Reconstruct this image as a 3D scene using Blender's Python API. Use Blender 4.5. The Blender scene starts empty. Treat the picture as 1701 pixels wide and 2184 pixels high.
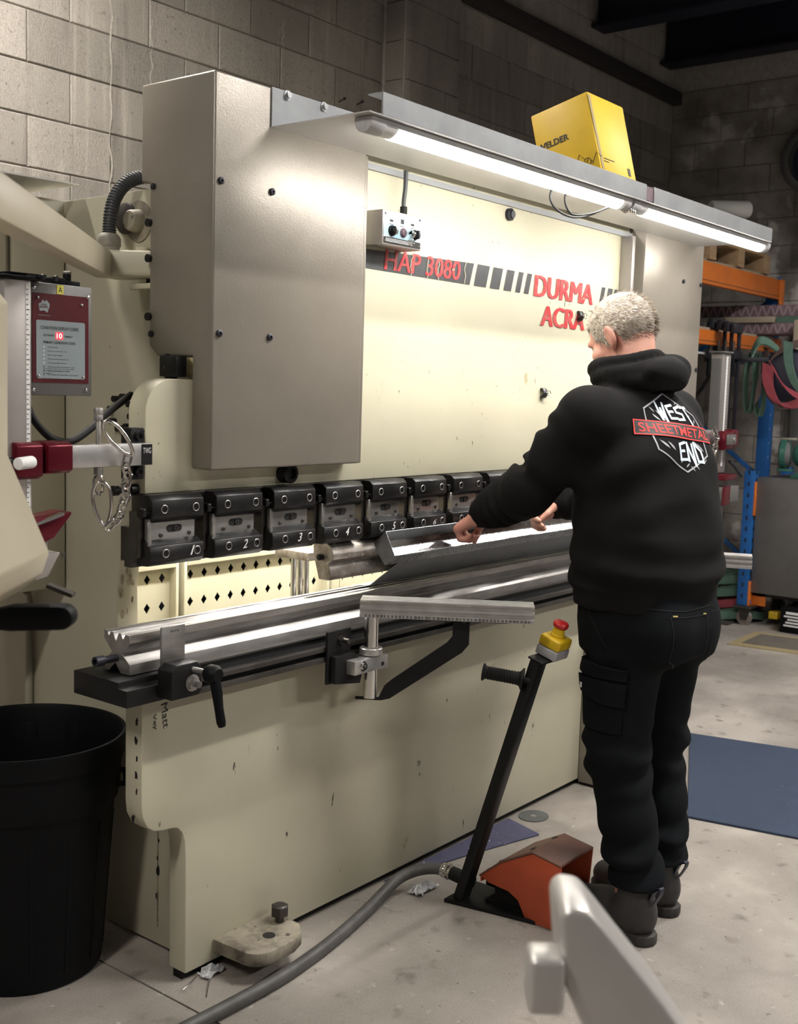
import bpy, bmesh, math, random
import numpy as np
from mathutils import Vector, Matrix
from mathutils.bvhtree import BVHTree
random.seed(7); np.random.seed(7)
S = bpy.context.scene
COL = S.collection
# ------------------------------------------------------------------ camera
cd = bpy.data.cameras.new('camera'); cam = bpy.data.objects.new('camera', cd); COL.objects.link(cam)
cd.sensor_fit = 'VERTICAL'; cd.sensor_height = 36.0; cd.sensor_width = 36.0
cd.lens = 2430.0/2184*36.0; cd.clip_start = 0.05; cd.clip_end = 60
Rc = Matrix(((0.62050185, -0.78365956, 0.02924297), (-0.06560372, -0.08903206, -0.99386591), (0.78145608, 0.61477719, -0.10665554)))
m = Matrix((Rc[0], -Rc[1], -Rc[2])).transposed().to_4x4()
m.translation = (0, 0, 1.5)
cam.matrix_world = m
cd.dof.use_dof = True; cd.dof.focus_distance = 3.1; cd.dof.aperture_fstop = 6.5
S.camera = cam
# ------------------------------------------------------------------ world, exposure
w = bpy.data.worlds.new('world'); S.world = w; w.use_nodes = True
w.node_tree.nodes['Background'].inputs[0].default_value = (1.0, 0.97, 0.95, 1)
w.node_tree.nodes['Background'].inputs[1].default_value = 0.08
S.view_settings.view_transform = 'Standard'; S.view_settings.look = 'None'
S.view_settings.gamma = 1.0; S.view_settings.exposure = 0.10; S.view_settings.use_curve_mapping = False
CANOPY_LAMP = 46.0      # emission of the battens under the canopy
CEIL_LAMP = 190.0        # emission of the hall's ceiling battens
BACK_FILL = 110.0        # emission of the added, unseen batten that brightens the guard panels
# ------------------------------------------------------------------ materials
MATS = {}
def mat(name, col, rough=0.5, metal=0.0, col2=None, scale=8.0, amt=0.5, bump=0.0, bscale=60.0, spec=0.5, emit=0.0,
        chips=None, streak=None, stretch=(1, 1, 1), fine=0.0, rough2=None):
    """procedural material: base colour mixed with col2 by large noise, chips = (colour, threshold, scale, stretch)"""
    M = bpy.data.materials.new(name); M.use_nodes = True
    N = M.node_tree.nodes; L = M.node_tree.links
    P = N['Principled BSDF']
    P.inputs['Roughness'].default_value = rough; P.inputs['Metallic'].default_value = metal
    P.inputs['Specular IOR Level'].default_value = spec
    geo = N.new('ShaderNodeNewGeometry')
    def mapping(st):
        mp = N.new('ShaderNodeMapping'); mp.inputs['Scale'].default_value = st
        L.new(geo.outputs['Position'], mp.inputs['Vector']); return mp.outputs['Vector']
    def noise(sc, vec, detail=5, ro=0.6):
        n = N.new('ShaderNodeTexNoise'); n.inputs['Scale'].default_value = sc
        n.inputs['Detail'].default_value = detail; n.inputs['Roughness'].default_value = ro
        L.new(vec, n.inputs['Vector']); return n.outputs['Fac']
    def ramp(fac, a, b, c0=(0, 0, 0, 1), c1=(1, 1, 1, 1)):
        r = N.new('ShaderNodeValToRGB'); L.new(fac, r.inputs['Fac'])
        r.color_ramp.elements[0].position = a; r.color_ramp.elements[1].position = b
        r.color_ramp.elements[0].color = c0; r.color_ramp.elements[1].color = c1
        return r.outputs['Color']
    def mix(fac, a, b):
        x = N.new('ShaderNodeMix'); x.data_type = 'RGBA'
        if isinstance(fac, float): x.inputs[0].default_value = fac
        else: L.new(fac, x.inputs[0])
        for v, i in ((a, 6), (b, 7)):
            if isinstance(v, tuple): x.inputs[i].default_value = (*v[:3], 1)
            else: L.new(v, x.inputs[i])
        return x.outputs[2]
    vec = mapping(stretch)
    c = tuple(col)
    if col2 is not None:
        c = mix(ramp(noise(scale, vec), 0.5-0.5*amt*0.5, 0.5+0.5*amt*0.5), tuple(col), tuple(col2))
    if fine:
        f = ramp(noise(220.0, mapping((1, 1, 1)), 2), 0.3, 0.7, (1-fine,)*3+(1,), (1+fine,)*3+(1,))
        x = N.new('ShaderNodeMix'); x.data_type = 'RGBA'; x.blend_type = 'MULTIPLY'; x.inputs[0].default_value = 1.0
        if isinstance(c, tuple): x.inputs[6].default_value = (*c, 1)
        else: L.new(c, x.inputs[6])
        L.new(f, x.inputs[7]); c = x.outputs[2]
    for ch in (chips or []):
        ccol, th, sc, st = ch[:4]; soft = ch[4] if len(ch) > 4 else 0.02
        c = mix(ramp(noise(sc, mapping(st), 6, 0.55), th, th+soft), c, tuple(ccol))
    if isinstance(c, tuple): P.inputs['Base Color'].default_value = (*c, 1)
    else: L.new(c, P.inputs['Base Color'])
    if rough2 is not None:
        r = ramp(noise(scale*1.7, vec), 0.35, 0.65, (rough,)*3+(1,), (rough2,)*3+(1,)); L.new(r, P.inputs['Roughness'])
    if bump:
        b = N.new('ShaderNodeBump'); b.inputs['Strength'].default_value = bump; b.inputs['Distance'].default_value = 0.01
        L.new(noise(bscale, vec, 4), b.inputs['Height']); L.new(b.outputs[0], P.inputs['Normal'])
    if emit:
        P.inputs['Emission Color'].default_value = (*col, 1); P.inputs['Emission Strength'].default_value = emit
    MATS[name] = M
    return M
BLK = (0.0065, 0.0065, 0.007)
mat('cream', (0.56, 0.53, 0.40), 0.42, 0, (0.50, 0.47, 0.35), 3.5, 0.8, 0.02, 40,
    chips=[((0.10, 0.085, 0.06), 0.712, 30, (1, 1, 0.4)), ((0.33, 0.28, 0.17), 0.70, 9, (1, 1, 0.5), .06)], rough2=0.5)
mat('cream_ram', (0.62, 0.585, 0.44), 0.45, 0, (0.57, 0.54, 0.40), 3.0, 0.7, 0.015, 40,
    chips=[((0.12, 0.10, 0.07), 0.715, 34, (1, 1, 0.3)), ((0.42, 0.36, 0.22), 0.70, 16, (0.6, 1, 0.5), .05), ((0.24, 0.21, 0.13), 0.70, 70, (1, 1, 0.5))])
mat('cream_old', (0.44, 0.41, 0.31), 0.5, 0, (0.38, 0.355, 0.265), 3, 0.8, 0.02, 40,
    chips=[((0.10, 0.085, 0.06), 0.74, 18, (1, 1, 0.4))])
mat('cream_grime', (0.34, 0.305, 0.235), 0.6, 0, (0.20, 0.175, 0.135), 12, 0.9, chips=[((0.13, 0.11, 0.085), 0.47, 16, (1, 1, 1), .16), ((0.07, 0.06, 0.05), 0.62, 34, (1, 1, 1), .05)])
mat('chip_edge', (0.13, 0.10, 0.07), 0.7, 0, (0.30, 0.26, 0.18), 40, 0.4)
mat('cover_paint', (0.275, 0.246, 0.210), 0.30, 0.30, (0.24, 0.215, 0.182), 4, 0.8, 0.09, 260, rough2=0.38,
    chips=[((0.42, 0.38, 0.32), 0.775, 20, (2.4, 1, 0.35))])
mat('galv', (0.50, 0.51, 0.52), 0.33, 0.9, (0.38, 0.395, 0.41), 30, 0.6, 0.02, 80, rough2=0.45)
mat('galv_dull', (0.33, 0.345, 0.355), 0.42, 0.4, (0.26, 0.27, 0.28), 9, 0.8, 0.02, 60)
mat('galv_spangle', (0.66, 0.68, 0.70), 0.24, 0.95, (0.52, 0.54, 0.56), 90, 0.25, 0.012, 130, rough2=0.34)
mat('alu', (0.62, 0.61, 0.60), 0.36, 0.85, (0.50, 0.49, 0.48), 20, 0.6)
mat('alu_mid', (0.20, 0.185, 0.175), 0.45, 0.3)
mat('alu_dark', (0.16, 0.155, 0.15), 0.5, 0.6)
mat('alu_post', (0.42, 0.39, 0.37), 0.42, 0.6, (0.36, 0.335, 0.32), 6, 0.7)
mat('steel', (0.46, 0.45, 0.44), 0.34, 0.9, (0.30, 0.285, 0.27), 14, 0.5, stretch=(0.3, 1, 1), rough2=0.5)
mat('steel_worn', (0.40, 0.37, 0.34), 0.42, 0.8, (0.25, 0.215, 0.19), 26, 0.35, 0.03, 90, stretch=(0.5, 1, 1),
    chips=[((0.62, 0.58, 0.55), 0.64, 34, (1, 1, 1))])
mat('steel_dark', (0.10, 0.092, 0.086), 0.42, 0.75, (0.06, 0.055, 0.05), 12, 0.6, 0.03, 60)
mat('steel_bright', (0.72, 0.70, 0.68), 0.2, 1.0)
mat('chrome', (0.66, 0.63, 0.60), 0.16, 1.0)
mat('black_oxide', BLK, 0.36, 0.2, (0.012, 0.0115, 0.012), 14, 0.6, 0.02, 80, chips=[((0.10, 0.10, 0.10), 0.72, 40, (1, 1, 1))])
mat('black_paint', (0.005, 0.005, 0.0055), 0.45, 0.0, (0.0085, 0.0085, 0.009), 10, 0.7, spec=0.28, chips=[((0.12, 0.11, 0.10), 0.735, 45, (1, 1, 1))])
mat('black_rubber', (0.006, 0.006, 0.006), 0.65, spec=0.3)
mat('black_plastic', (0.0020, 0.0024, 0.0034), 0.55, 0, (0.003, 0.0034, 0.0046), 5, 0.7, 0.02, 120, spec=0.16)
mat('gap_shade_grey', (0.30, 0.31, 0.32), 0.5)  # tone painted for the shade in the canopy gap
mat('hose_grey', (0.055, 0.06, 0.065), 0.45)
mat('gland', (0.30, 0.275, 0.235), 0.6, 0, (0.22, 0.20, 0.17), 30, 0.5)
mat('conduit_beige', (0.34, 0.32, 0.25), 0.5)
mat('flex_conduit', (0.055, 0.052, 0.05), 0.5, 0, (0.09, 0.085, 0.08), 18, 0.6)
mat('red_anod', (0.115, 0.006, 0.016), 0.28, 0.55)
mat('red_label', (0.075, 0.004, 0.008), 0.45, spec=0.3)
mat('label_grey', (0.24, 0.285, 0.30), 0.4, 0, (0.27, 0.315, 0.33), 5, 0.7)
mat('label_blue', (0.30, 0.47, 0.56), 0.35, 0, (0.58, 0.66, 0.70), 20, 0.35)
mat('ink_black', (0.008, 0.008, 0.008), 0.6)
mat('ink_white', (0.72, 0.72, 0.72), 0.6)
mat('ink_red', (0.66, 0.045, 0.055), 0.5, 0, (0.60, 0.10, 0.10), 40, 0.3, chips=[((0.62, 0.585, 0.44), 0.69, 60, (1, 1, 0.6))])
mat('stripe_grey', (0.058, 0.060, 0.066), 0.45, 0, (0.075, 0.077, 0.083), 20, 0.6, chips=[((0.62, 0.585, 0.44), 0.70, 38, (1, 1, 0.4))])
mat('led_red', (1.0, 0.02, 0.03), 0.5, emit=1.6)
mat('led_digit', (1.0, 0.35, 0.35), 0.5, emit=3.5)
mat('yellow', (0.68, 0.45, 0.01), 0.42, 0, (0.58, 0.37, 0.01), 12, 0.6)
mat('yellow_sticker', (0.62, 0.56, 0.08), 0.5)
mat('yellow_case', (0.62, 0.40, 0.004), 0.5, 0, (0.52, 0.33, 0.004), 6, 0.7)
mat('estop_red', (0.42, 0.012, 0.015), 0.35)
mat('estop_grey', (0.36, 0.36, 0.365), 0.5)
mat('pedal_orange', (0.52, 0.085, 0.028), 0.40, 0.0, (0.42, 0.07, 0.026), 8, 0.7, 0.02, 60,
    chips=[((0.10, 0.06, 0.045), 0.70, 30, (1, 1, 1)), ((0.42, 0.16, 0.10), 0.73, 60, (1, 1, 1))])
mat('pedal_top', (0.19, 0.078, 0.052), 0.42, 0.0, (0.125, 0.066, 0.05), 7, 0.8, 0.02, 70)
mat('batten_grey', (0.50, 0.50, 0.505), 0.5)
mat('diffuser', (1.0, 0.965, 0.90), 0.5, emit=CANOPY_LAMP)
mat('diffuser_end', (0.75, 0.75, 0.74), 0.35)
mat('diffuser_ceiling', (1.0, 0.96, 0.91), 0.5, emit=CEIL_LAMP)
mat('diffuser_wall_fill', (1.0, 0.94, 0.86), 0.5, emit=CEIL_LAMP*.95)  # for the added batten that brightens the block wall
mat('diffuser_left_fill', (1.0, 0.94, 0.86), 0.5, emit=CEIL_LAMP*.75)  # for the added fill batten at the left
mat('diffuser_back_fill', (1.0, 0.955, 0.88), 0.5, emit=BACK_FILL)
mat('concrete', (0.295, 0.265, 0.237), 0.62, 0, (0.205, 0.183, 0.162), 3.4, 0.7, 0.14, 45, fine=0.16, rough2=0.45,
    chips=[((0.40, 0.365, 0.325), 0.50, 1.7, (1, 1, 1), .16), ((0.14, 0.122, 0.105), 0.60, 11, (1, 1, 1), .14), ((0.13, 0.115, 0.10), 0.66, 38, (1, 1, 1), .05), ((0.42, 0.39, 0.35), 0.64, 27, (1, 1, 1), .10)])
mat('floor_gap', (0.03, 0.027, 0.024), 0.9)
mat('mortar', (0.34, 0.31, 0.28), 0.9, 0, (0.42, 0.39, 0.355), 30, 0.6, 0.1, 90)
mat('pilaster_block', (0.27, 0.24, 0.215), 0.9, 0, (0.19, 0.17, 0.155), 5, 0.6, 0.5, 140, fine=0.2, stretch=(1, 1, 0.5))
mat('lime', (0.56, 0.52, 0.47), 0.9, 0, (0.44, 0.41, 0.37), 60, 0.5)
mat('far_block', (0.38, 0.35, 0.315), 0.9, 0, (0.20, 0.175, 0.155), 3, 0.5, 0.5, 100, fine=0.18,
    chips=[((0.58, 0.55, 0.51), 0.56, 4.0, (1, 1, 1), .10)])
mat('roof_dark', (0.006, 0.007, 0.020), 0.7)
mat('steel_navy', (0.010, 0.011, 0.026), 0.5)
mat('wood_dark', (0.035, 0.03, 0.028), 0.8)
mat('pallet_wood', (0.40, 0.27, 0.15), 0.8, 0, (0.28, 0.18, 0.10), 8, 0.6, stretch=(0.3, 3, 3))
mat('rack_orange', (0.66, 0.17, 0.02), 0.4, 0, (0.56, 0.14, 0.02), 9, 0.6)
mat('rack_blue', (0.012, 0.115, 0.37), 0.4, 0, (0.010, 0.09, 0.30), 9, 0.6)
mat('chipboard', (0.34, 0.29, 0.22), 0.8)
mat('wrap_purple', (0.16, 0.105, 0.125), 0.6, 0, (0.12, 0.08, 0.095), 10, 0.6)
mat('wrap_chevron', (0.30, 0.22, 0.25), 0.6)
mat('strap_green', (0.085, 0.16, 0.12), 0.75, 0, (0.06, 0.12, 0.09), 12, 0.7)
mat('strap_red', (0.33, 0.055, 0.075), 0.75, 0, (0.25, 0.04, 0.055), 12, 0.7)
mat('strap_brown', (0.10, 0.065, 0.06), 0.75)
mat('clamp_dark', (0.025, 0.025, 0.035), 0.45, 0.4)
mat('grinder_green', (0.035, 0.13, 0.10), 0.4, 0, (0.025, 0.10, 0.075), 9, 0.6)
mat('grindstone', (0.12, 0.12, 0.13), 0.9)
mat('grey_sheet', (0.165, 0.16, 0.155), 0.45, 0.45, (0.135, 0.13, 0.125), 5, 0.7)
mat('shutter_grey', (0.20, 0.19, 0.18), 0.55, 0, (0.15, 0.14, 0.135), 7, 0.6)
mat('carton_white', (0.50, 0.49, 0.47), 0.7)
mat('mat_purple', (0.070, 0.070, 0.125), 0.9, 0, (0.055, 0.055, 0.10), 20, 0.6, 0.25, 260)
mat('mat_blue', (0.030, 0.046, 0.082), 0.9, 0, (0.025, 0.039, 0.070), 9, 0.6, 0.25, 260, chips=[((0.45, 0.45, 0.45), 0.745, 70, (1, 1, 1))])
mat('mat_brown', (0.13, 0.115, 0.095), 0.9, 0, (0.11, 0.095, 0.08), 12, 0.6)
mat('mat_border', (0.30, 0.24, 0.13), 0.9)
mat('disc_grey', (0.085, 0.09, 0.085), 0.7, 0, (0.065, 0.07, 0.066), 20, 0.6)
mat('plastic_film', (0.55, 0.55, 0.56), 0.15, 0, (0.32, 0.32, 0.33), 40, 0.4)
mat('tabletop_white', (0.46, 0.45, 0.43), 0.4)
mat('pendant_cream', (0.48, 0.43, 0.32), 0.4, 0, (0.43, 0.38, 0.28), 4, 0.7)
mat('bracket_silver', (0.60, 0.58, 0.56), 0.34, 0.5, (0.55, 0.53, 0.51), 5, 0.8)
mat('hoodie', (0.0068, 0.0063, 0.0066), 0.93, 0, (0.0085, 0.0079, 0.0083), 6, 0.6, 0.05, 420, spec=0.15)
mat('trousers', (0.0042, 0.005, 0.0062), 0.9, 0, (0.005, 0.006, 0.0075), 5, 0.6, 0.05, 500, spec=0.12)
mat('boot', (0.022, 0.021, 0.022), 0.65, 0, (0.034, 0.032, 0.032), 12, 0.6, 0.06, 160)
mat('boot_sole', (0.020, 0.0185, 0.0175), 0.7, 0, (0.035, 0.032, 0.03), 25, 0.5)
mat('skin', (0.62, 0.335, 0.255), 0.45, 0, (0.56, 0.25, 0.19), 14, 0.6, 0.05, 160)
MATS['skin'].node_tree.nodes['Principled BSDF'].inputs['Subsurface Weight'].default_value = 0.15
MATS['skin'].node_tree.nodes['Principled BSDF'].inputs['Subsurface Radius'].default_value = (0.012, 0.004, 0.002)
mat('hair', (0.56, 0.49, 0.41), 0.55, 0, (0.36, 0.30, 0.24), 30, 0.6, 0.3, 200)
mat('hair_light', (0.76, 0.70, 0.62), 0.45)
mat('hair_dark', (0.16, 0.125, 0.095), 0.5)
mat('eye_white', (0.7, 0.68, 0.65), 0.3)
mat('print_blue', (0.55, 0.63, 0.72), 0.7)
mat('print_grey', (0.33, 0.33, 0.36), 0.7)
mat('print_red', (0.62, 0.035, 0.03), 0.7)
mat('stitch_yellow', (0.50, 0.38, 0.12), 0.7)

def wall_block_material():
    """concrete block: per-block tint, pits, drips running down, lime streaks (stains with their own shape)"""
    M = mat('block', (0.375, 0.345, 0.31), 0.9, 0, (0.285, 0.262, 0.235), 2.3, 0.7, 0.45, 150, fine=0.20, stretch=(1, 1, 0.45),
            chips=[((0.19, 0.17, 0.15), 0.63, 60, (1, 1, 1), .05), ((0.42, 0.385, 0.345), 0.56, 9, (3.0, 1, 0.16), .16), ((0.20, 0.18, 0.165), 0.56, 5, (2.4, 1, 0.3), .2)])
    N = M.node_tree.nodes; L = M.node_tree.links; P = N['Principled BSDF']
    src = P.inputs['Base Color'].links[0].from_socket
    oi = N.new('ShaderNodeObjectInfo')
    r = N.new('ShaderNodeMapRange'); r.inputs[3].default_value = 0.80; r.inputs[4].default_value = 1.12
    L.new(oi.outputs['Random'], r.inputs[0])
    x = N.new('ShaderNodeMix'); x.data_type = 'RGBA'; x.blend_type = 'MULTIPLY'; x.inputs[0].default_value = 1
    L.new(src, x.inputs[6]); L.new(r.outputs[0], x.inputs[7])
    L.new(x.outputs[2], P.inputs['Base Color'])
wall_block_material()

# ------------------------------------------------------------------ mesh helpers
class MB:
    def __init__(s): s.v = []; s.f = []
    def add(s, verts, faces):
        o = len(s.v); s.v += [tuple(map(float, p)) for p in verts]; s.f += [tuple(i+o for i in fc) for fc in faces]; return s
    def box(s, x0, x1, y0, y1, z0, z1):
        return s.add([(x, y, z) for z in (z0, z1) for y in (y0, y1) for x in (x0, x1)],
                     [(0, 2, 3, 1), (4, 5, 7, 6), (0, 1, 5, 4), (2, 6, 7, 3), (0, 4, 6, 2), (1, 3, 7, 5)])
    def obox(s, c, ax, ay, az, h):
        """oriented box: centre, three unit axes, half sizes"""
        c, ax, ay, az = map(Vector, (c, ax, ay, az))
        return s.add([c+ax*(h[0]*i)+ay*(h[1]*j)+az*(h[2]*k) for k in (-1, 1) for j in (-1, 1) for i in (-1, 1)],
                     [(0, 2, 3, 1), (4, 5, 7, 6), (0, 1, 5, 4), (2, 6, 7, 3), (0, 4, 6, 2), (1, 3, 7, 5)])
    def beam(s, a, b, wid, hgt, up=(0, 0, 1)):
        a, b = Vector(a), Vector(b); d = (b-a); L = d.length; d.normalize()
        u = Vector(up); sd = d.cross(u).normalized(); u = sd.cross(d)
        return s.obox((a+b)/2, d, sd, u, (L/2, wid/2, hgt/2))
    def prism(s, poly, axis, a, b):
        """polygon (2-D list) extruded along x (poly=y,z), y (poly=x,z) or z (poly=x,y)"""
        n = len(poly)
        def P(p, t): return (t, p[0], p[1]) if axis == 'x' else ((p[0], t, p[1]) if axis == 'y' else (p[0], p[1], t))
        vs = [P(p, a) for p in poly]+[P(p, b) for p in poly]
        fs = [tuple(range(n)), tuple(range(2*n-1, n-1, -1))]+[(i, i+n, (i+1) % n+n, (i+1) % n) for i in range(n)]
        return s.add(vs, fs)
    def cyl(s, a, b, r, r2=None, n=16, cap=True):
        a, b = Vector(a), Vector(b); r2 = r if r2 is None else r2
        d = (b-a).normalized(); u = d.orthogonal().normalized(); v = d.cross(u)
        vs = [a+(u*math.cos(t)+v*math.sin(t))*r for t in [2*math.pi*i/n for i in range(n)]]
        vs += [b+(u*math.cos(t)+v*math.sin(t))*r2 for t in [2*math.pi*i/n for i in range(n)]]
        fs = [(i, (i+1) % n, (i+1) % n+n, i+n) for i in range(n)]
        if cap: fs += [tuple(range(n-1, -1, -1)), tuple(range(n, 2*n))]
        return s.add(vs, fs)
    def lathe(s, a, d, prof, n=24):
        """profile [(dist along d, radius)]"""
        a, d = Vector(a), Vector(d).normalized(); u = d.orthogonal().normalized(); v = d.cross(u)
        vs = []; fs = []
        for h, r in prof:
            vs += [a+d*h+(u*math.cos(2*math.pi*i/n)+v*math.sin(2*math.pi*i/n))*r for i in range(n)]
        for k in range(len(prof)-1):
            fs += [(k*n+i, k*n+(i+1) % n, (k+1)*n+(i+1) % n, (k+1)*n+i) for i in range(n)]
        fs.append(tuple(range(n-1, -1, -1))); fs.append(tuple(range((len(prof)-1)*n, len(prof)*n)))
        return s.add(vs, fs)
    def tube(s, pts, r, n=10, close=False, cap=True):
        pts = [Vector(p) for p in pts]; N = len(pts); rr = r if isinstance(r, (list, tuple)) else [r]*N
        vs = []; fs = []; u = None
        for i in range(N):
            if close: d = (pts[(i+1) % N]-pts[i-1])
            else: d = pts[min(i+1, N-1)]-pts[max(i-1, 0)]
            d.normalize()
            if u is None: u = d.orthogonal().normalized()
            else: u = (u-d*u.dot(d)).normalized()
            v = d.cross(u)
            vs += [pts[i]+(u*math.cos(2*math.pi*k/n)+v*math.sin(2*math.pi*k/n))*rr[i] for k in range(n)]
        M = N if close else N-1
        for i in range(M):
            j = (i+1) % N
            fs += [(i*n+k, i*n+(k+1) % n, j*n+(k+1) % n, j*n+k) for k in range(n)]
        if cap and not close:
            fs.append(tuple(range(n-1, -1, -1))); fs.append(tuple(range((N-1)*n, N*n)))
        return s.add(vs, fs)
    def ribbon(s, pts, width_vec, th):
        """flat strap along pts"""
        pts = [Vector(p) for p in pts]; N = len(pts); vs = []; fs = []
        for i in range(N):
            d = (pts[min(i+1, N-1)]-pts[max(i-1, 0)]).normalized()
            w_ = Vector(width_vec[i] if isinstance(width_vec, list) else width_vec); nn = d.cross(w_).normalized()*th/2
            vs += [pts[i]-w_/2-nn, pts[i]+w_/2-nn, pts[i]+w_/2+nn, pts[i]-w_/2+nn]
        for i in range(N-1):
            fs += [(4*i+k, 4*i+(k+1) % 4, 4*i+4+(k+1) % 4, 4*i+4+k) for k in range(4)]
        fs += [(3, 2, 1, 0), tuple(4*(N-1)+k for k in range(4))]
        return s.add(vs, fs)
    def mesh(s, name):
        me = bpy.data.meshes.new(name); me.from_pydata(s.v, [], s.f); me.update()
        bm = bmesh.new(); bm.from_mesh(me); bmesh.ops.recalc_face_normals(bm, faces=bm.faces); bm.to_mesh(me); bm.free()
        return me
    def build(s, name, material, parent=None, bevel=0.0, smooth=True, seg=2, origin=None):
        me = s.mesh(name)
        return finish(name, me, material, parent, bevel, smooth, seg)
def finish(name, me, material, parent=None, bevel=0.0, smooth=True, seg=2):
    ob = bpy.data.objects.new(name, me); COL.objects.link(ob)
    me.materials.append(MATS[material] if isinstance(material, str) else material)
    if bevel:
        bm = bmesh.new(); bm.from_mesh(me)
        bmesh.ops.remove_doubles(bm, verts=bm.verts, dist=1e-6)
        ed = [e for e in bm.edges if len(e.link_faces) == 2 and e.calc_face_angle(0) > 0.5]
        try: bmesh.ops.bevel(bm, geom=ed, offset=bevel, segments=seg, affect='EDGES', profile=0.5, clamp_overlap=True)
        except Exception: pass
        bm.to_mesh(me); bm.free()
    if smooth:
        me.polygons.foreach_set('use_smooth', [True]*len(me.polygons))
        try: me.set_sharp_from_angle(angle=math.radians(38))
        except Exception: pass
    if parent is not None:
        ob.parent = parent
        ob.matrix_parent_inverse = Matrix.Translation(-Vector(root_loc(parent)))
    return ob
def root_loc(o):
    """world translation of an object of this script (no rotations are used on parents)"""
    if o is None: return Vector((0, 0, 0))
    return o.location + (o.matrix_parent_inverse.translation + root_loc(o.parent) if o.parent else Vector((0, 0, 0)))
def tag(o, label, cat, group=None, kind=None):
    if label: o['label'] = label
    if cat: o['category'] = cat
    if group: o['group'] = group
    if kind: o['kind'] = kind
    return o
def thing(name, loc, label, cat, group=None):
    o = bpy.data.objects.new(name, None); COL.objects.link(o); o.location = loc; o.empty_display_size = 0.05
    return tag(o, label, cat, group)
def struct(o): o['kind'] = 'structure'; return o
def lab(o, t): o['label'] = t; return o
def copy_tree(o, parent=None):
    c = o.copy(); COL.objects.link(c)
    if parent is not None: c.parent = parent; c.matrix_parent_inverse = o.matrix_parent_inverse.copy()
    for ch in list(o.children): copy_tree(ch, c)
    return c
def circ(cx, cy, r, n=16, a0=0, a1=2*math.pi):
    full = abs(a1-a0-2*math.pi) < 1e-6
    return [(cx+r*math.cos(a0+(a1-a0)*i/(n if full else n-1)), cy+r*math.sin(a0+(a1-a0)*i/(n if full else n-1))) for i in range(n)]
def spline(pts, n=8, closed=False):
    """Catmull-Rom through pts"""
    P = [Vector(p) for p in pts]; out = []; N = len(P)
    rng = range(N if closed else N-1)
    for i in rng:
        p0 = P[(i-1) % N] if closed or i > 0 else P[0]; p1 = P[i]; p2 = P[(i+1) % N]
        p3 = P[(i+2) % N] if closed or i+2 < N else P[-1]
        for k in range(n):
            t = k/n
            out.append(0.5*((2*p1)+(p2-p0)*t+(2*p0-5*p1+4*p2-p3)*t*t+(3*p1-p0-3*p2+p3)*t**3))
    if not closed: out.append(P[-1])
    return out
def text_mesh(body, bold=0.0, shear=0.0, extrude=0.0):
    cu = bpy.data.curves.new('t', 'FONT'); cu.body = body; cu.offset = bold; cu.shear = shear; cu.extrude = extrude; cu.resolution_u = 3
    ob = bpy.data.objects.new('t', cu); COL.objects.link(ob)
    dg = bpy.context.evaluated_depsgraph_get(); dg.update()
    me = bpy.data.meshes.new_from_object(ob.evaluated_get(dg))
    bpy.data.objects.remove(ob); bpy.data.curves.remove(cu)
    co = np.array([v.co[:] for v in me.vertices]); mn = co.min(0); mx = co.max(0)
    return me, mn, mx
def text(body, org, ux, uy, width, height, material, parent, name='lettering', bold=0.0, shear=0.0):
    """flat lettering; org = lower left corner, ux/uy = unit axes"""
    me, mn, mx = text_mesh(body, bold, shear)
    org, ux, uy = Vector(org), Vector(ux).normalized(), Vector(uy).normalized()
    sx = width/(mx[0]-mn[0]); sy = height/(mx[1]-mn[1])
    for v in me.vertices: v.co = org+ux*((v.co[0]-mn[0])*sx)+uy*((v.co[1]-mn[1])*sy)
    me.name = name
    return finish(name, me, material, parent, smooth=False)
def bold_text(body, org, ux, uy, width, height, material, parent, spread, shear=0.0):
    for i in range(3):
        text(body, Vector(org)+Vector(ux)*spread*i+Vector((0, -.0003*i, 0)), ux, uy, width-2*spread, height, material, parent, shear=shear)
def hexbolt(mb, c, d, r, h):
    c, d = Vector(c), Vector(d).normalized(); mb.cyl(c, c+d*h, r, n=6)
def panhead(mb, c, d, r, h):
    mb.lathe(c, d, [(0, r), (h*0.5, r*0.95), (h*0.85, r*0.7), (h, r*0.3)], 10)
NY = Vector((0, -1, 0)); NX = Vector((-1, 0, 0)); UZ = Vector((0, 0, 1)); UX = Vector((1, 0, 0)); UY = Vector((0, 1, 0))
# ================================================================== the hall
XW, YW, ZR = 8.39, 4.03, 5.2          # far wall, back wall, roof
fl = struct(MB().box(-3, XW, -4, YW+.1, -0.10, -0.012).build('floor', 'floor_gap'))
for x0, x1 in ((-3, 1.756), (1.762, XW)):
    MB().box(x0, x1, -4, YW, -0.011, 0.0).build('slab', 'concrete', fl)
struct(MB().box(-3, XW+.3, -4, YW+.3, ZR, ZR+.1).build('ceiling', 'roof_dark'))
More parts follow.
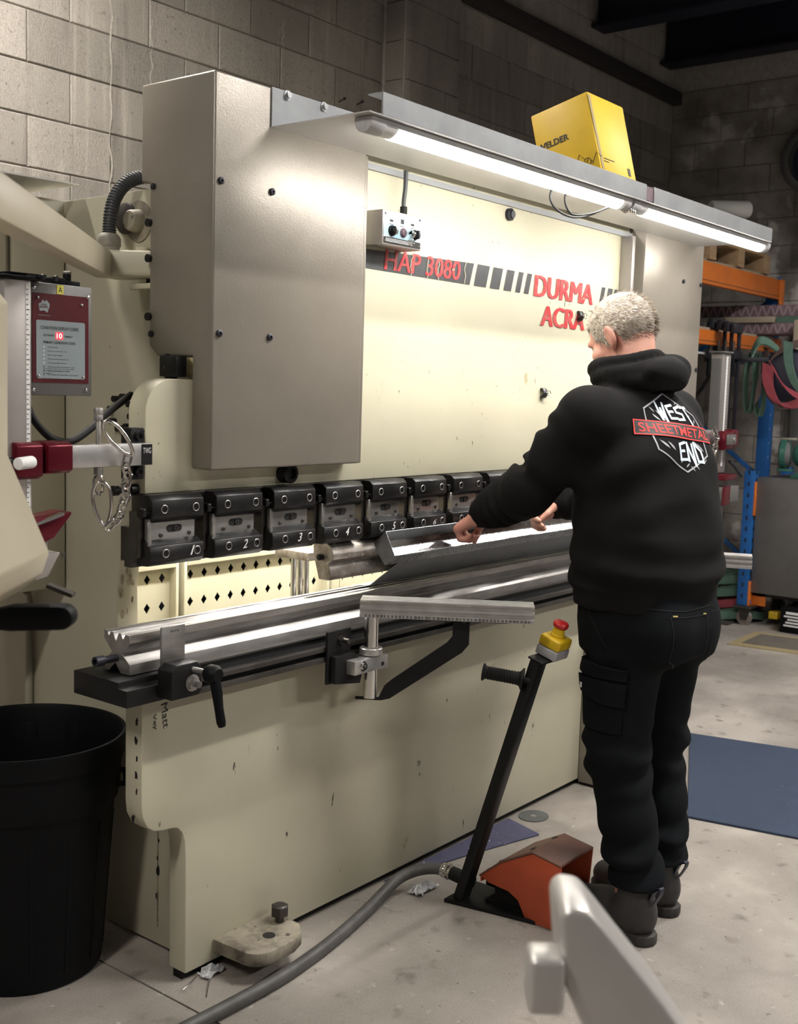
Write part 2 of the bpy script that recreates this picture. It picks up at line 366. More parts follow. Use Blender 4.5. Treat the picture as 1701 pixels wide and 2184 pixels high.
# purlins and rafters under the roof, timber plate on the wall
wb = struct(MB().box(-0.5, XW+.15, YW+.006, YW+.2, -0.1, ZR).build('wall_back', 'mortar'))
CZ0 = 1.73                             # a course line; courses are 0.2 m, blocks 0.4 m
def bevel_block(mb, a, b, c, d, y0, y1, ax):
    e = 0.004
    if ax == 'y':     # face towards -y
        mb.add([(a+e, y0, c+e), (b-e, y0, c+e), (b-e, y0, d-e), (a+e, y0, d-e), (a, y0+e, c), (b, y0+e, c), (b, y0+e, d), (a, y0+e, d), (a, y1, c), (b, y1, c), (b, y1, d), (a, y1, d)],
               [(0, 1, 2, 3), (0, 4, 5, 1), (1, 5, 6, 2), (2, 6, 7, 3), (3, 7, 4, 0), (4, 8, 9, 5), (5, 9, 10, 6), (6, 10, 11, 7), (7, 11, 8, 4)])
    else:             # face towards -x ; a,b run along y, y0,y1 are x
        mb.add([(y0, a+e, c+e), (y0, b-e, c+e), (y0, b-e, d-e), (y0, a+e, d-e), (y0+e, a, c), (y0+e, b, c), (y0+e, b, d), (y0+e, a, d), (y1, a, c), (y1, b, c), (y1, b, d), (y1, a, d)],
               [(0, 1, 2, 3), (0, 4, 5, 1), (1, 5, 6, 2), (2, 6, 7, 3), (3, 7, 4, 0), (4, 8, 9, 5), (5, 9, 10, 6), (6, 10, 11, 7), (7, 11, 8, 4)])
J = 0.0022
for k in range(10):
    z0 = CZ0+0.2*k; off = 0.09 if k % 2 == 0 else 0.29
    n0 = -2 if k < 6 else 1
    x = off+1.6
    while x < XW-0.02:
        a, b = x+J, min(x+0.4, XW)-J
        if b > 2.2 and not (4.85 < a and b < 5.33) and z0 < 3.6:
            jit = random.uniform(-.0016, .0016)
            bevel_block(o := MB(), a, b, z0+J, z0+.2-J, YW-.004+jit, YW+.008, 'y'); o.build('block', 'block', wb, smooth=False)
        x += 0.4
# upper blocks above the timber plate
for k in range(4):
    z0 = 3.83+0.2*k; x = 4.6+(0.2 if k % 2 else 0)
    while x < XW-.02:
        bevel_block(o := MB(), x+J, min(x+.4, XW)-J, z0+J, z0+.2-J, YW-.004, YW+.008, 'y'); o.build('block', 'block', wb, smooth=False); x += .4
MB().box(1.5, XW, YW-.075, YW-.002, 3.735, 3.825).build('wall_plate', 'wood_dark', wb, .004)
# lime drips that ran down the joints
mm = MATS['mortar']
for (x, z0, z1, wd) in ((3.085, 2.16, 3.2, .010), (3.30, 2.55, 3.05, .007), (3.55, 2.72, 2.82, .010), (2.74, 2.20, 2.32, .008), (4.10, 2.95, 3.25, .006), (2.86, 2.05, 2.15, .006)):
    vs = []; n = 26
    for i in range(n+1):
        z = z0+(z1-z0)*i/n; d = 0.006*math.sin(i*1.3)+random.uniform(-.004, .004); h = wd*random.uniform(.35, 1.0)
        vs += [(x+d-h/2, YW-.0075, z), (x+d+h/2, YW-.0075, z)]
    MB().add(vs, [(2*i, 2*i+1, 2*i+3, 2*i+2) for i in range(n)]).build('lime_drip', 'lime', wb, smooth=False)
# pilaster with rounded corner
pl = struct(MB().box(4.862, 5.322, 3.876, YW+.1, -.1, ZR).build('trim_1', 'mortar'))
pl['label'] = 'block pilaster standing proud of the back wall'
for k in range(14):
    z0 = CZ0+.2*k
    r = .055
    arc = [(4.85+r-r*math.cos(t), 3.86+r-r*math.sin(t)) for t in [math.pi/2*i/6 for i in range(7)]]
    pw = 0.20 if k % 2 else 0.36
    MB().prism([(4.85, 3.999)]+arc+[(4.85+pw-J, 3.86), (4.85+pw-J, 3.999)], 'z', z0+J, z0+.2-J).build('block', 'pilaster_block', pl)
    MB().prism([(4.85+pw+J, 3.86), (5.334, 3.86), (5.334, 3.999), (4.85+pw+J, 3.999)], 'z', z0+J, z0+.2-J).build('block', 'pilaster_block', pl, .003, seg=1)
# far wall
wr = struct(MB().box(XW+.006, XW+.2, -4, YW+.2, -.1, ZR).build('wall_right', 'mortar'))
for k in range(19):
    z0 = .0+.2*k+.03; y = YW-(.4 if k % 2 else .2); yb = YW
    while yb > 2.3:
        ya = max(y, 2.28)
        bevel_block(o := MB(), ya+J, yb-J, z0+J, z0+.2-J, XW-.006+random.uniform(-.003, .003), XW+.008, 'x')
        o.build('block', 'far_block', wr, smooth=False); yb = y; y -= .4
# roller shutter in the far wall
dr = struct(MB().box(XW-.05, XW-.01, 1.0, 2.84, 0, 2.02).build('door_1', 'shutter_grey'))
dr['label'] = 'grey slatted roller shutter in the far wall'
MB().box(XW-.10, XW-.01, 2.84, 2.93, 0, 2.1).build('guide_rail', 'grey_sheet', dr, .004)
for k in range(20):
    z0 = .03+.1*k
    MB().prism([(XW-.052, z0), (XW-.075, z0+.02), (XW-.075, z0+.075), (XW-.052, z0+.09)], 'y', 2.2, 2.835).build('slat', 'shutter_grey', dr)
# roof steel: rafters along y and purlins along x
for i, x in enumerate((5.0, 7.15, 8.2)):
    t = thing('roof_rafter', (x, 0, 4.1), ['dark navy steel rafter above the pilaster', 'dark navy steel rafter over the middle of the far bay', 'dark navy steel rafter in the far corner of the hall'][i], 'rafter', 'steel rafters under the roof')
    y0, y1 = -3.5, 4.02
    for z0, z1, hw in ((3.98, 4.0, .09), (4.42, 4.44, .09), (4.0, 4.42, .006)):
        MB().box(x-hw, x+hw, y0, y1, z0, z1).build('web' if hw < .01 else 'flange', 'steel_navy', t)
for i, y in enumerate((3.5, 2.5, 1.5)):
    tag(MB().prism([(y, 4.46), (y+.07, 4.46), (y+.07, 4.64), (y, 4.64), (y, 4.62), (y+.05, 4.62), (y+.05, 4.48), (y, 4.48)], 'x', 3.0, XW-.02).build('roof_purlin', 'steel_navy'),
        ['dark purlin under the roof, nearest to the block wall', 'dark purlin under the roof, middle one of three', 'dark purlin under the roof, farthest from the block wall'][i], 'purlin', 'purlins under the roof')
# nails in the block wall
for i, (x, z) in enumerate(((4.52, 2.96), (4.66, 2.975), (4.60, 2.89))):
    o = MB().cyl((x, YW-.004, z), (x-.01, YW-.05, z+.008), .004, n=8).cyl((x-.0098, YW-.049, z+.008), (x-.0108, YW-.053, z+.0085), .008, n=8).build('nail', 'clamp_dark')
    tag(o, ['rusty nail in the block wall left of the pilaster, the left one', 'rusty nail in the block wall nearest to the pilaster', 'rusty nail in the block wall just above the lamp beam'][i], 'nail', 'nails in the block wall')
# ceiling battens of the hall (above and behind the camera's view); last two added to fill wall and left side
for i, (x, y, z) in enumerate(((2.6, -2.6, 3.4), (3.3, 0.55, 3.4), (6.2, 0.75, 3.4), (5.2, -2.6, 3.4), (1.9, 3.3, 3.6), (-0.7, 1.3, 3.4))):
    t = thing('ceiling_light', (x, y, z), ['long white ceiling batten behind the camera', 'long white ceiling batten behind the man in black', 'long white ceiling batten at the far end near the shelving', 'long white ceiling batten farthest behind the camera', 'added ceiling batten behind the machine, brightening the block wall', 'added fill batten at the left above the pendant'][i], 'ceiling light', 'ceiling battens of the hall')
    MB().box(x-.62, x+.62, y-.08, y+.08, z, z+.06).build('housing', 'batten_grey', t)
    MB().box(x-.6, x+.6, y-.065, y+.065, z-.004, z).build('diffuser', 'diffuser_ceiling' if i < 4 else ('diffuser_wall_fill' if i == 4 else 'diffuser_left_fill'), t)
    for sy in (-1, 1): MB().box(x-.62, x+.62, y+sy*.075-.005, y+sy*.075+.005, z-.03, z).build('side_rail', 'batten_grey', t)
    for sx in (-.5, .5): MB().cyl((x+sx, y, z+.06), (x+sx, y, ZR), .006, n=6).build('hanger', 'steel', t)

# ================================================================== press brake
YF, YC = 2.081, 2.01                  # plane of ram and table, plane of the cylinder covers
XL, XR = 1.69, 4.69
pb = thing('press_brake', (3.19, 2.3, 0), 'large cream press brake with brown cylinder covers filling the middle', 'press brake')
# --- table (apron) with ears and foot cut-outs
def ear(xo, s):
    """outline of the lower ear: rounded lower corner, S-curve into the leg (s=+1 left side, -1 right side)"""
    pts = [(0.0, .795), (0.0, .50), (.004, .468), (.018, .440), (.040, .424), (.068, .418), (.092, .416), (.112, .412), (.128, .395), (.136, .37), (.139, .33), (.141, .022)]
    return [(xo+s*a, z) for a, z in pts]
L_ = ear(XL, 1); R_ = ear(XR, -1)
tb = MB().prism(L_+R_[::-1], 'y', YF, YF+.062).build('table', 'cream', pb, .004)
# chipped paint along the ear edges
for (z, dx, s) in ((.70, .0, 1), (.655, .004, 1.2), (.61, .0, .8), (.57, .002, 1.1), (.53, .0, .7), (.46, .012, 1.2)):
    vs = [(XL-.0006, YF+.018+dx+.006*s*math.cos(t)*random.uniform(.5, 1.2), z+.011*s*math.sin(t)*random.uniform(.6, 1.2)) for t in [i*math.pi/4 for i in range(8)]]
    MB().add(vs, [tuple(range(8))]).build('paint_chip', 'ink_black', tb, smooth=False)
# bottom kick shadow strip + side web behind the ear
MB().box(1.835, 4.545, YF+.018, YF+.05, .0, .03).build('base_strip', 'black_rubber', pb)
# --- side frames (C shape) in the YZ plane
thr = [(2.144, .012), (2.144, .74), (2.44, .765), (2.447, .95)] + [(2.435, 1.03), (2.41, 1.09), (2.365, 1.135), (2.30, 1.155), (2.15, 1.16)]
fr = thr+[(2.15, 1.50), (2.24, 1.56), (2.24, 1.985), (2.67, 1.98), (3.35, 1.98), (3.35, .012)]
for nm, x0 in (('l', 1.90), ('r', 4.41)):
    f = MB().prism(fr, 'x', x0, x0+.07).build('side_frame', 'cream_old', pb, .003)
    if nm == 'l':
        # grimy weld seam near the floor and rubbed paint on the throat edge
        MB().box(1.899, 1.9005, 2.268, 2.2735, .06, .40).build('weld_seam', 'chip_edge', f)
        for (y, z, r) in ((2.27, .215, .012), (2.272, .25, .006), (2.267, .30, .005), (2.275, .145, .007), (2.268, .34, .005)):
            MB().add([(1.8988, y+r*.7*math.cos(t)*random.uniform(.6, 1), z+r*math.sin(t)*random.uniform(.8, 1.6)) for t in [i*math.pi/5 for i in range(10)]], [tuple(range(10))]).build('grime_spot', 'ink_black', f, smooth=False)
        for i in range(26):
            t = random.random(); z = .74+.40*t; r = random.uniform(.006, .018)
            y = 2.446 if z < .96 else 2.446-.5*(z-.96)**1.35
            cx = 1.903+random.random()*.05
            MB().add([(cx+r*.5*math.cos(a)*random.uniform(.5, 1), y-.0022, z+r*math.sin(a)*random.uniform(.6, 1.2)) for a in [k*math.pi/4 for k in range(8)]], [tuple(range(8))]).build('rubbed_paint', 'chip_edge', f, smooth=False)
MB().box(1.97, 4.41, 3.20, 3.26, .3, 1.98).build('rear_plate', 'cream_old', pb)
MB().box(1.97, 4.41, 2.27, 2.33, 1.50, 2.03).build('rear_beam', 'cream_old', pb)
# --- ram: rounded upper corners, drops behind the covers
rc = [(XL+.005, 1.243), (XL+.005, 1.43)]+[(XL+.085-.08*math.cos(t), 1.43+.08*math.sin(t)) for t in [math.pi/2*i/8 for i in range(1, 9)]]
rc += [(1.97, 1.51), (1.97, 2.15), (4.41, 2.15), (4.41, 1.51)]
rc += [(XR-.005-.08+.08*math.sin(t), 1.43+.08*math.cos(t)) for t in [math.pi/2*i/8 for i in range(0, 9)]]+[(XR-.005, 1.243)]
ram = MB().prism(rc, 'y', YF, YF+.062).build('ram', 'cream_ram', pb, .004)
MB().box(XL+.012, XR-.012, YF+.004, YF+.058, 1.168, 1.243).build('clamping_bar', 'steel_dark', pb, .002)
MB().box(XL+.012, XR-.012, YF-.002, YF+.004, 1.205, 1.238).build('clamping_rail', 'steel_dark', pb)
# strip coloured to stand for the shaded gap under the canopy
MB().box(2.392, 4.02, YF-.012, YF-.001, 2.100, 2.117).build('gap_shade_strip', 'gap_shade_grey', ram)
MB().box(3.952, 3.975, YF-.05, YF-.001, 1.30, 2.10).build('guide_strip', 'alu_post', ram, .002)
# stripes: one long band and slanted blocks, letters
ZT, ZB, YS = 1.900, 1.832, YF-.0012
def para(xa, xb, sl, mb=None, nm='stripe'):
    o = MB().add([(xa-sl, YS, ZB), (xb-sl, YS, ZB), (xb, YS, ZT), (xa, YS, ZT)], [(0, 1, 2, 3)]).build(nm, 'stripe_grey', ram, smooth=False); return o
MB().add([(2.392, YS, ZB+.002), (2.966, YS, ZB), (2.987, YS, ZT), (2.392, YS, 1.884)], [(0, 1, 2, 3)]).build('stripe', 'stripe_grey', ram, smooth=False)
for a, b in ((3.008, 3.076), (3.098, 3.153), (3.178, 3.223), (3.249, 3.278), (3.302, 3.331), (3.820, 3.847), (3.868, 3.905), (3.918, 3.950)): para(a, b, .019)
bold_text('HAP 3080', (2.541, YS-.001, 1.838), (1, 0, .006), UZ, .372, .058, 'ink_red', ram, .0020, .10)
bold_text('DURMA', (3.343, YS-.001, 1.8285), UX, UZ, .410, .072, 'ink_red', ram, .0055, .08)
bold_text('ACRA', (3.393, YS-.001, 1.733), UX, UZ, .306, .069, 'ink_red', ram, .0055, .08)
# cracks in the film of the model number
for x in (2.668, 2.745, 2.80, 2.938):
    vs = []
    for i in range(7):
        z = 1.832+.066*i/6; d = random.uniform(-.006, .006); vs += [(x+d-.0016, YS-.0016, z), (x+d+.0016, YS-.0016, z)]
    MB().add(vs, [(2*i, 2*i+1, 2*i+3, 2*i+2) for i in range(6)]).build('film_crack', 'cream_ram', ram, smooth=False)
# hanging ring plug at the canopy edge, stop bolt below the left cover
MB().lathe((3.173, YF, 2.075), NY, [(0, .02), (.012, .02), (.014, .014), (.02, .012)], 16).build('plug', 'clamp_dark', ram)
MB().lathe((2.15, YF, 1.275), NY, [(0, .026), (.03, .026), (.034, .022), (.034, .015), (.022, .014)], 20).build('lifting_boss', 'black_oxide', ram)
# --- cylinder covers: upper box deeper, stepped side; folded return on the inner edge
def cover(x0, x1, sgn):
    yb, yn = 2.262, 2.238
    side = [(YC, 1.297), (YF-.001, 1.297), (YF-.001, 1.565), (2.208, 1.565), (2.238, 1.59), (2.238, 1.978), (2.270, 1.983), (2.270, 2.213), (YC, 2.213)]
    mb = MB()
    mb.prism(side, 'x', x0, x1)
    c = mb.build('cylinder_cover', 'cover_paint', pb, .006, seg=3)
    for dx in (.02, .187):
        for z in (1.968, 1.619):
            if x0 < 3: MB().lathe((x0+dx, YC, z), NY, [(0, .0085), (.005, .0085), (.0065, .006), (.0065, .0035), (.003, .003)], 14).build('screw', 'clamp_dark', c)
            else: MB().lathe((x1-dx, YC, z), NY, [(0, .0085), (.005, .0085), (.0065, .006)], 14).build('screw', 'clamp_dark', c)
    return c
cl = cover(1.832, 2.372, 1); MB().prism([(YC+.010, 1.297), (YF-.001, 1.297), (YF-.001, 2.213), (YC+.010, 2.213)], 'x', 2.372, 2.392).build('folded_edge', 'cover_paint', cl, .003)
for y, z in ((2.227, 1.618), (2.222, 1.97)): MB().lathe((1.832, y, z), NX, [(0, .008), (.005, .008), (.006, .004)], 12).build('screw', 'clamp_dark', cl)
for z in (1.885, 1.80, 1.66): MB().lathe((1.832, 2.236, z), NX, [(0, .010), (.008, .010)], 12).build('screw', 'black_oxide', cl)
cr = cover(4.02, 4.55, -1)
for x, z in ((2.305, 1.56), (2.345, 1.60), (2.06, 1.73), (2.09, 1.735)):
    pass
# black cylinder rod and nut under the left cover step
c_ = MB().cyl((1.845, 2.17, 1.505), (1.845, 2.17, 1.57), .016).build('cylinder_rod', 'black_oxide', pb)
MB().cyl((1.845, 2.16, 1.515), (1.845, 2.16, 1.53), .024, n=6).build('nut', 'black_oxide', c_)
MB().box(1.80, 1.835, 2.10, 2.16, 1.515, 1.565).build('stop_block', 'black_oxide', pb, .003)
# --- bed: black T-slot rail and ledge carrying the die
bed = MB().prism([(2.005, .772), (2.20, .772), (2.20, .827), (2.035, .827), (2.035, .812), (2.005, .812)], 'x', 1.585, 4.72).build('bed_rail', 'black_paint', pb, .002)
MB().box(1.75, 4.70, 1.985, 2.004, .772, .786).build('rail_lip', 'steel_dark', bed, .001)
MB().box(1.75, 4.70, 1.985, 2.004, .800, .812).build('rail_lip', 'steel_dark', bed, .001)
MB().box(1.75, 4.70, 2.03, 2.20, .8275, .832).build('bed_top', 'steel_dark', bed)
# --- foot bracket with jacking bolt
ft = [(1.92, YF+.001), (1.925, 1.995)]+[(1.985+.06*math.cos(t), 1.975+.055*math.sin(t)) for t in [math.pi+math.pi/2*i/6 for i in range(0, 7)]]+[(2.06, 1.92), (2.10, 1.935), (2.135, 1.975), (2.14, YF+.001)]
foot = MB().prism(ft, 'z', .045, .082).build('foot', 'cream_grime', pb, .006)
MB().lathe((2.03, 1.985, .0825), UZ, [(0, .017), (.0004, .017)], 20).build('bolt_hole', 'ink_black', foot)
b_ = MB().cyl((2.105, 2.02, .0), (2.105, 2.02, .12), .012, n=14).build('jacking_bolt', 'steel_dark', foot)
b2 = MB(); b2.cyl((2.105, 2.02, .10), (2.105, 2.02, .126), .025, n=6); b2.lathe((2.105, 2.02, .126), UZ, [(0, .022), (.004, .016)], 12); b2.build('bolt_head', 'steel_dark', foot, .002)
MB().cyl((2.105, 2.02, .0), (2.105, 2.02, .012), .035, n=20).build('foot_pad', 'steel_dark', foot)
b3 = MB(); b3.box(4.24, 4.44, 1.95, YF+.001, .045, .082); b3.build('foot', 'cream_grime', pb, .006)
# --- perforated guard panels behind the throat
YP = 2.75
def guard(x0, x1, z0, z1, nx):
    """sheet with two rows of diamond holes, cut through"""
    mb = MB(); px_ = .0585; rows = [(z1-.034), (z1-.124), (z1-.214)]; xs = [x0+(x1-x0-px_*(nx-1))/2+px_*i for i in range(nx)]
    fb = [x0]+[(xs[i]+xs[i+1])/2 for i in range(nx-1)]+[x1]
    zb = [z1]+[(rows[i]+rows[i+1])/2 for i in range(2)]+[z0]
    for r in range(3):
        for i in range(nx):
            a, b, t, u = fb[i], fb[i+1], zb[r], zb[r+1]; cx, cz = xs[i], rows[r]; dx, dz = .0125, .0165
            for y in (YP, YP+.003):
                mb.add([(a, y, u), (b, y, u), (b, y, t), (a, y, t), (cx, y, cz-dz), (cx+dx, y, cz), (cx, y, cz+dz), (cx-dx, y, cz)],
                       [(0, 1, 5, 4), (1, 2, 6, 5), (2, 3, 7, 6), (3, 0, 4, 7)])
            mb.add([(cx+s*dx*(1-abs(q)), y, cz+q*dz) for y in (YP, YP+.003) for s, q in ((0, -1), (1, 0), (0, 1), (-1, 0))],
                   [(0, 1, 5, 4), (1, 2, 6, 5), (2, 3, 7, 6), (3, 0, 4, 7)])
    p = mb.build('guard_panel', 'cream', pb, smooth=False)
    for (a, b, c, d) in ((x0-.012, x0, z0, z1+.03), (x1, x1+.012, z0, z1+.03), (x0, x1, z1, z1+.03)):
        MB().box(a, b, YP-.03, YP+.003, c, d).build('frame', 'cream', p, .002)
    return p
guard(1.985, 2.340, .60, .928, 6)
guard(2.386, 3.05, .60, .928, 11)
guard(3.13, 3.79, .60, .928, 11)
guard(3.87, 4.38, .60, .928, 8)
MB().box(1.985, 4.39, YP+.05, YP+.09, .30, .955).build('hole_shade_sheet', 'roof_dark', pb)  # sheet coloured near black so the diamond holes look shaded
MB().box(1.985, 4.39, YP+.02, YP+.06, .985, 1.6).build('rear_shield', 'cream', pb)
MB().box(1.985, 4.39, YP-.02, YP+.02, .958, .985).build('guard_rail', 'cream', pb, .002)
MB().box(1.985, 4.39, YP-.005, YP+.02, 1.04, 1.06).build('guard_rail', 'cream', pb, .002)
for x in (3.09, 3.83): MB().box(x-.02, x+.02, YP-.035, YP+.02, .3, 1.5).build('guard_post', 'cream', pb, .002)
# back gauge fingers behind the die
for i, x in enumerate((2.52, 3.6)):
    t = thing('back_gauge_finger', (x, 2.4, .95), ['grey back gauge finger between the blade and the guard panels', 'grey back gauge finger hidden behind the folded tray'][i], 'stop finger', 'back gauge fingers')
    MB().box(x-.05, x+.05, 2.28, 2.42, .985, 1.01).build('finger', 'steel_worn', t, .003)
    for dx in (-.028, .0, .028): MB().cyl((x+dx, 2.36, .70), (x+dx, 2.36, .985), .009, n=12).build('guide_rod', 'steel_bright', t)
    MB().box(x-.07, x+.07, 2.30, 2.5, .66, .70).build('carriage', 'steel_dark', t, .003)
    MB().box(x-.03, x+.03, 2.36, YP, .60, .66).build('carrier_arm', 'steel_dark', t)
# added batten in the throat, unseen behind the ram, brightens the guard panels
t = thing('throat_fill_light', (3.19, 2.45, 1.42), 'long added batten hidden behind the ram, lighting the guard panels', 'lamp')
MB().box(2.1, 4.3, 2.39, 2.46, 1.44, 1.485).build('housing', 'batten_grey', t)
MB().prism([(2.40, 1.44), (2.41, 1.42), (2.44, 1.42), (2.45, 1.44)], 'x', 2.12, 4.28).build('diffuser', 'diffuser_back_fill', t)
# side disc with cap screws, greasy shaft end
d_ = MB().lathe((1.90, 2.398, 1.42), NX, [(0, .056), (.016, .056), (.018, .053)], 32).build('flange_cover', 'cream_old', pb)
for k in range(8):
    a = 2*math.pi*k/8+.2
    MB().cyl((1.882, 2.398+.042*math.cos(a), 1.42+.042*math.sin(a)), (1.866, 2.398+.042*math.cos(a), 1.42+.042*math.sin(a)), .0085, n=12).build('cap_screw', 'black_oxide', d_)
g_ = MB().lathe((1.90, 2.36, 1.905), NX, [(0, .052), (.004, .052), (.006, .03), (.03, .026), (.034, .022)], 24).build('greasy_shaft', 'cream_grime', pb)
MB().lathe((1.898, 2.405, 1.915), NX, [(0, .040), (.008, .040), (.012, .034)], 24).build('collar', 'steel_dark', g_)
# steel cabinet panel at the front right of the table
t = thing('steel_cabinet', (4.0, 1.98, 0), 'low brown steel cabinet against the table behind the man', 'cabinet')
MB().box(3.81, 4.2, 1.90, YF-.002, .012, .60).build('body', 'cover_paint', t, .004)
MB().box(3.82, 4.19, 1.91, YF-.004, .0, .012).build('plinth', 'black_rubber', t)
# handwriting on the apron and the side frame (felt pen)
text('Matt', (1.746, YF-.0012, .735), (0.12, 0, -1), (1, 0, .12), .062, .020, 'ink_black', tb, 'handwriting')
text('Vey', (1.718, YF-.0012, .715), (0.12, 0, -1), (1, 0, .12), .040, .014, 'ink_black', tb, 'handwriting')
# ================================================================== canopy, beam, lamps
t = thing('lamp_canopy', (3.24, 1.85, 2.119), 'folded galvanised canopy shelf with channel beam over the machine front', 'canopy')
ZS = 2.119
MB().box(2.012, 4.475, 1.700, YC, ZS-.0015, ZS+.0015).build('shelf', 'tabletop_white', t)
fl_ = MB().box(2.012, 4.475, YC-.004, YC-.001, ZS, 2.213).build('flange', 'galv_dull', t)
for x in (2.063, 2.195, 4.1, 4.3):
    mb = MB(); mb.cyl((x, YC-.004, 2.2035-.0), (x, YC-.006, 2.2035), .012, n=16); mb.cyl((x, YC-.006, 2.2035), (x, YC-.013, 2.2035), .008, n=6); mb.build('bolt', 'galv', fl_)
# channel beam standing on the front edge
def chan(x0, x1, nm):
    MB().prism([(1.700, ZS+.0015), (1.745, ZS+.0015), (1.745, ZS+.0045), (1.703, ZS+.0045), (1.703, 2.168), (1.745, 2.168), (1.745, 2.171), (1.700, 2.171)], 'x', x0, x1).build(nm, 'galv_dull', t, .0008, seg=1)
chan(2.058, 3.385, 'channel_beam'); chan(3.440, 4.478, 'channel_beam')
MB().box(3.375, 3.450, 1.7035, 1.743, ZS+.005, 2.167).build('splice_plate', 'wrap_purple', t)
def batten(x0, x1, label, loc, ends):
    y, z = 1.738, 2.1165; r = .0265
    b = thing('batten_light', loc, label, 'lamp', 'battens under the canopy')
    sec = lambda k: [(y+r*k*math.cos(a), z-.006+r*k*math.sin(a)*1.08) for a in [math.pi+math.pi*i/14 for i in range(15)]]
    top = [(y+r, z), (y-r, z)]
    MB().prism([(y-r, z-.013), (y-r, z), (y+r, z), (y+r, z-.013)], 'x', x0+.055, x1-.04).build('housing', 'batten_grey', b, .001)
    prof = [(y+r*.93*math.cos(a), z-.013+r*.85*math.sin(a)) for a in [math.pi+math.pi*i/14 for i in range(15)]]
    MB().prism(prof, 'x', x0+.10, x1-.055).build('diffuser', 'diffuser', b)
    for (a, c, mt) in ((x0, x0+.055, 'batten_grey'), (x1-.04, x1, 'batten_grey')):
        MB().prism(sec(1.03)+top, 'x', a, c).build('end_cap', mt, b, .002)
    MB().prism(sec(.98)+[(y+r*.9, z-.004), (y-r*.9, z-.004)], 'x', x0+.055, x0+.10).build('frosted_end', 'diffuser_end', b)
    MB().prism(sec(.98)+[(y+r*.9, z-.004), (y-r*.9, z-.004)], 'x', x1-.055, x1-.04).build('frosted_end', 'diffuser_end', b)
    # embossed tongue on the near cap
    tt = [(y-.008, z-.004), (y-.008, z-.016)]+[(y+.008*math.cos(a), z-.016+.008*math.sin(a)) for a in [math.pi+math.pi*i/8 for i in range(1, 8)]]+[(y+.008, z-.016), (y+.008, z-.004)]
    MB().prism(tt, 'x', x0-.001, x0).build('cap_clip', 'batten_grey', b)
    return b
batten(2.035, 3.315, 'longer glowing batten at the left, its grey end cap in view', (2.67, 1.738, 2.09), 1)
b2 = batten(3.33, 4.50, 'second glowing batten at the right end of the canopy', (3.92, 1.738, 2.09), 1)
o = MB().tube(spline([(3.27, 1.738, 2.09), (3.31, 1.736, 2.080), (3.34, 1.738, 2.088), (3.37, 1.738, 2.095)], 6), .006, 8)
for i in range(3): o.lathe((3.318+.014*i, 1.725, 2.083), NY, [(0, .007), (.006, .007), (.008, .004)], 12)
tag(o.build('lamp_connector', 'chrome'), 'small silver plug connector joining the two glowing battens', 'connector')
# thin cables looping below the long batten
for i, pts in enumerate(([(2.98, 1.80, 2.116), (2.965, 1.80, 2.075), (3.0, 1.795, 2.045), (3.08, 1.79, 2.035), (3.16, 1.78, 2.05), (3.24, 1.755, 2.085)],
                         [(3.07, 1.80, 2.117), (3.05, 1.80, 2.09), (3.065, 1.80, 2.06), (3.10, 1.795, 2.045), (3.17, 1.775, 2.057), (3.25, 1.755, 2.087)])):
    o = MB().tube(spline(pts, 8), .0035, 8).build('loose_cable', 'black_rubber')
    tag(o, ['outer black cable sagging in a loop below the long batten', 'inner black cable curving tighter below the long batten'][i], 'cable', 'cables below the lamp')

# ================================================================== control box on the ram
t = thing('control_box', (2.56, 2.03, 1.89), 'small grey metal control box with blue faceplate and three knobs', 'control box')
x0, x1, y0, z0, z1 = 2.448, 2.622, 2.012, 1.894, 1.988
MB().box(x0, x1, y0, YF-.0015, z0, z1).build('case', 'alu_post', t, .003)
fp = MB().box(x0+.004, x1-.004, y0-.0012, y0, z0+.022, z1-.005).build('faceplate', 'label_blue', t)
MB().box(x0+.006, x1-.006, y0-.002, y0-.0012, z0+.006, z0+.021).build('warning_strip', 'ink_black', t)
for i, (w_, zz) in enumerate(((.13, .017), (.11, .0135), (.12, .010))): MB().box(x0+.012, x0+.012+w_, y0-.0025, y0-.002, z0+zz, z0+zz+.0012).build('print_line', 'ink_white', t)
for k, x in enumerate((x0+.038, x0+.088, x0+.138)):
    if k != 1:
        kn = MB().lathe((x, y0, z0+.040), NY, [(0, .0145), (.006, .0145), (.008, .012), (.016, .012), (.018, .010)], 20).build('knob', 'black_plastic', t)
        MB().box(x-.003, x+.003, y0-.022, y0-.014, z0+.029, z0+.051).build('grip', 'clamp_dark' if k else 'steel_bright', kn, .001)
    else:
        kn = MB().lathe((x, y0, z0+.040), NY, [(0, .0125), (.006, .0125), (.010, .010)], 20).build('key_switch', 'wrap_purple', t)
        mb = MB(); mb.box(x-.002, x+.002, y0-.036, y0-.008, z0+.034, z0+.046); mb.lathe((x-.002, y0-.036, z0+.034), UX, [(0, .011), (.003, .011)], 14); mb.build('key', 'steel_bright', kn, .0006)
        mb = MB(); mb.lathe((x-.001, y0-.03, z0+.015), (1, -.3, 0), [(0, .012), (.002, .012)], 14); mb.build('key_tag', 'steel_bright', kn)
for i, x in enumerate((x0+.030, x0+.078, x0+.124)):
    MB().box(x, x+.014, y0-.0018, y0-.0012, z0+.064, z0+.076 if i == 1 else z0+.070).build('print_symbol', 'ink_black', t)
    MB().box(x-.002, x+.014, y0-.0018, y0-.0012, z0+.0565, z0+.058).build('print_line', 'ink_black', t)
for sx in (x0+.010, x1-.010):
    for sz in (z1-.010, z0+.010): panhead(o := MB(), (sx, y0-.001, sz), NY, .0035, .002); o.build('screw', 'steel_dark', t)
MB().cyl((2.580, 2.045, z1), (2.580, 2.045, z1+.026), .0105, n=10).build('cable_gland', 'black_rubber', t)
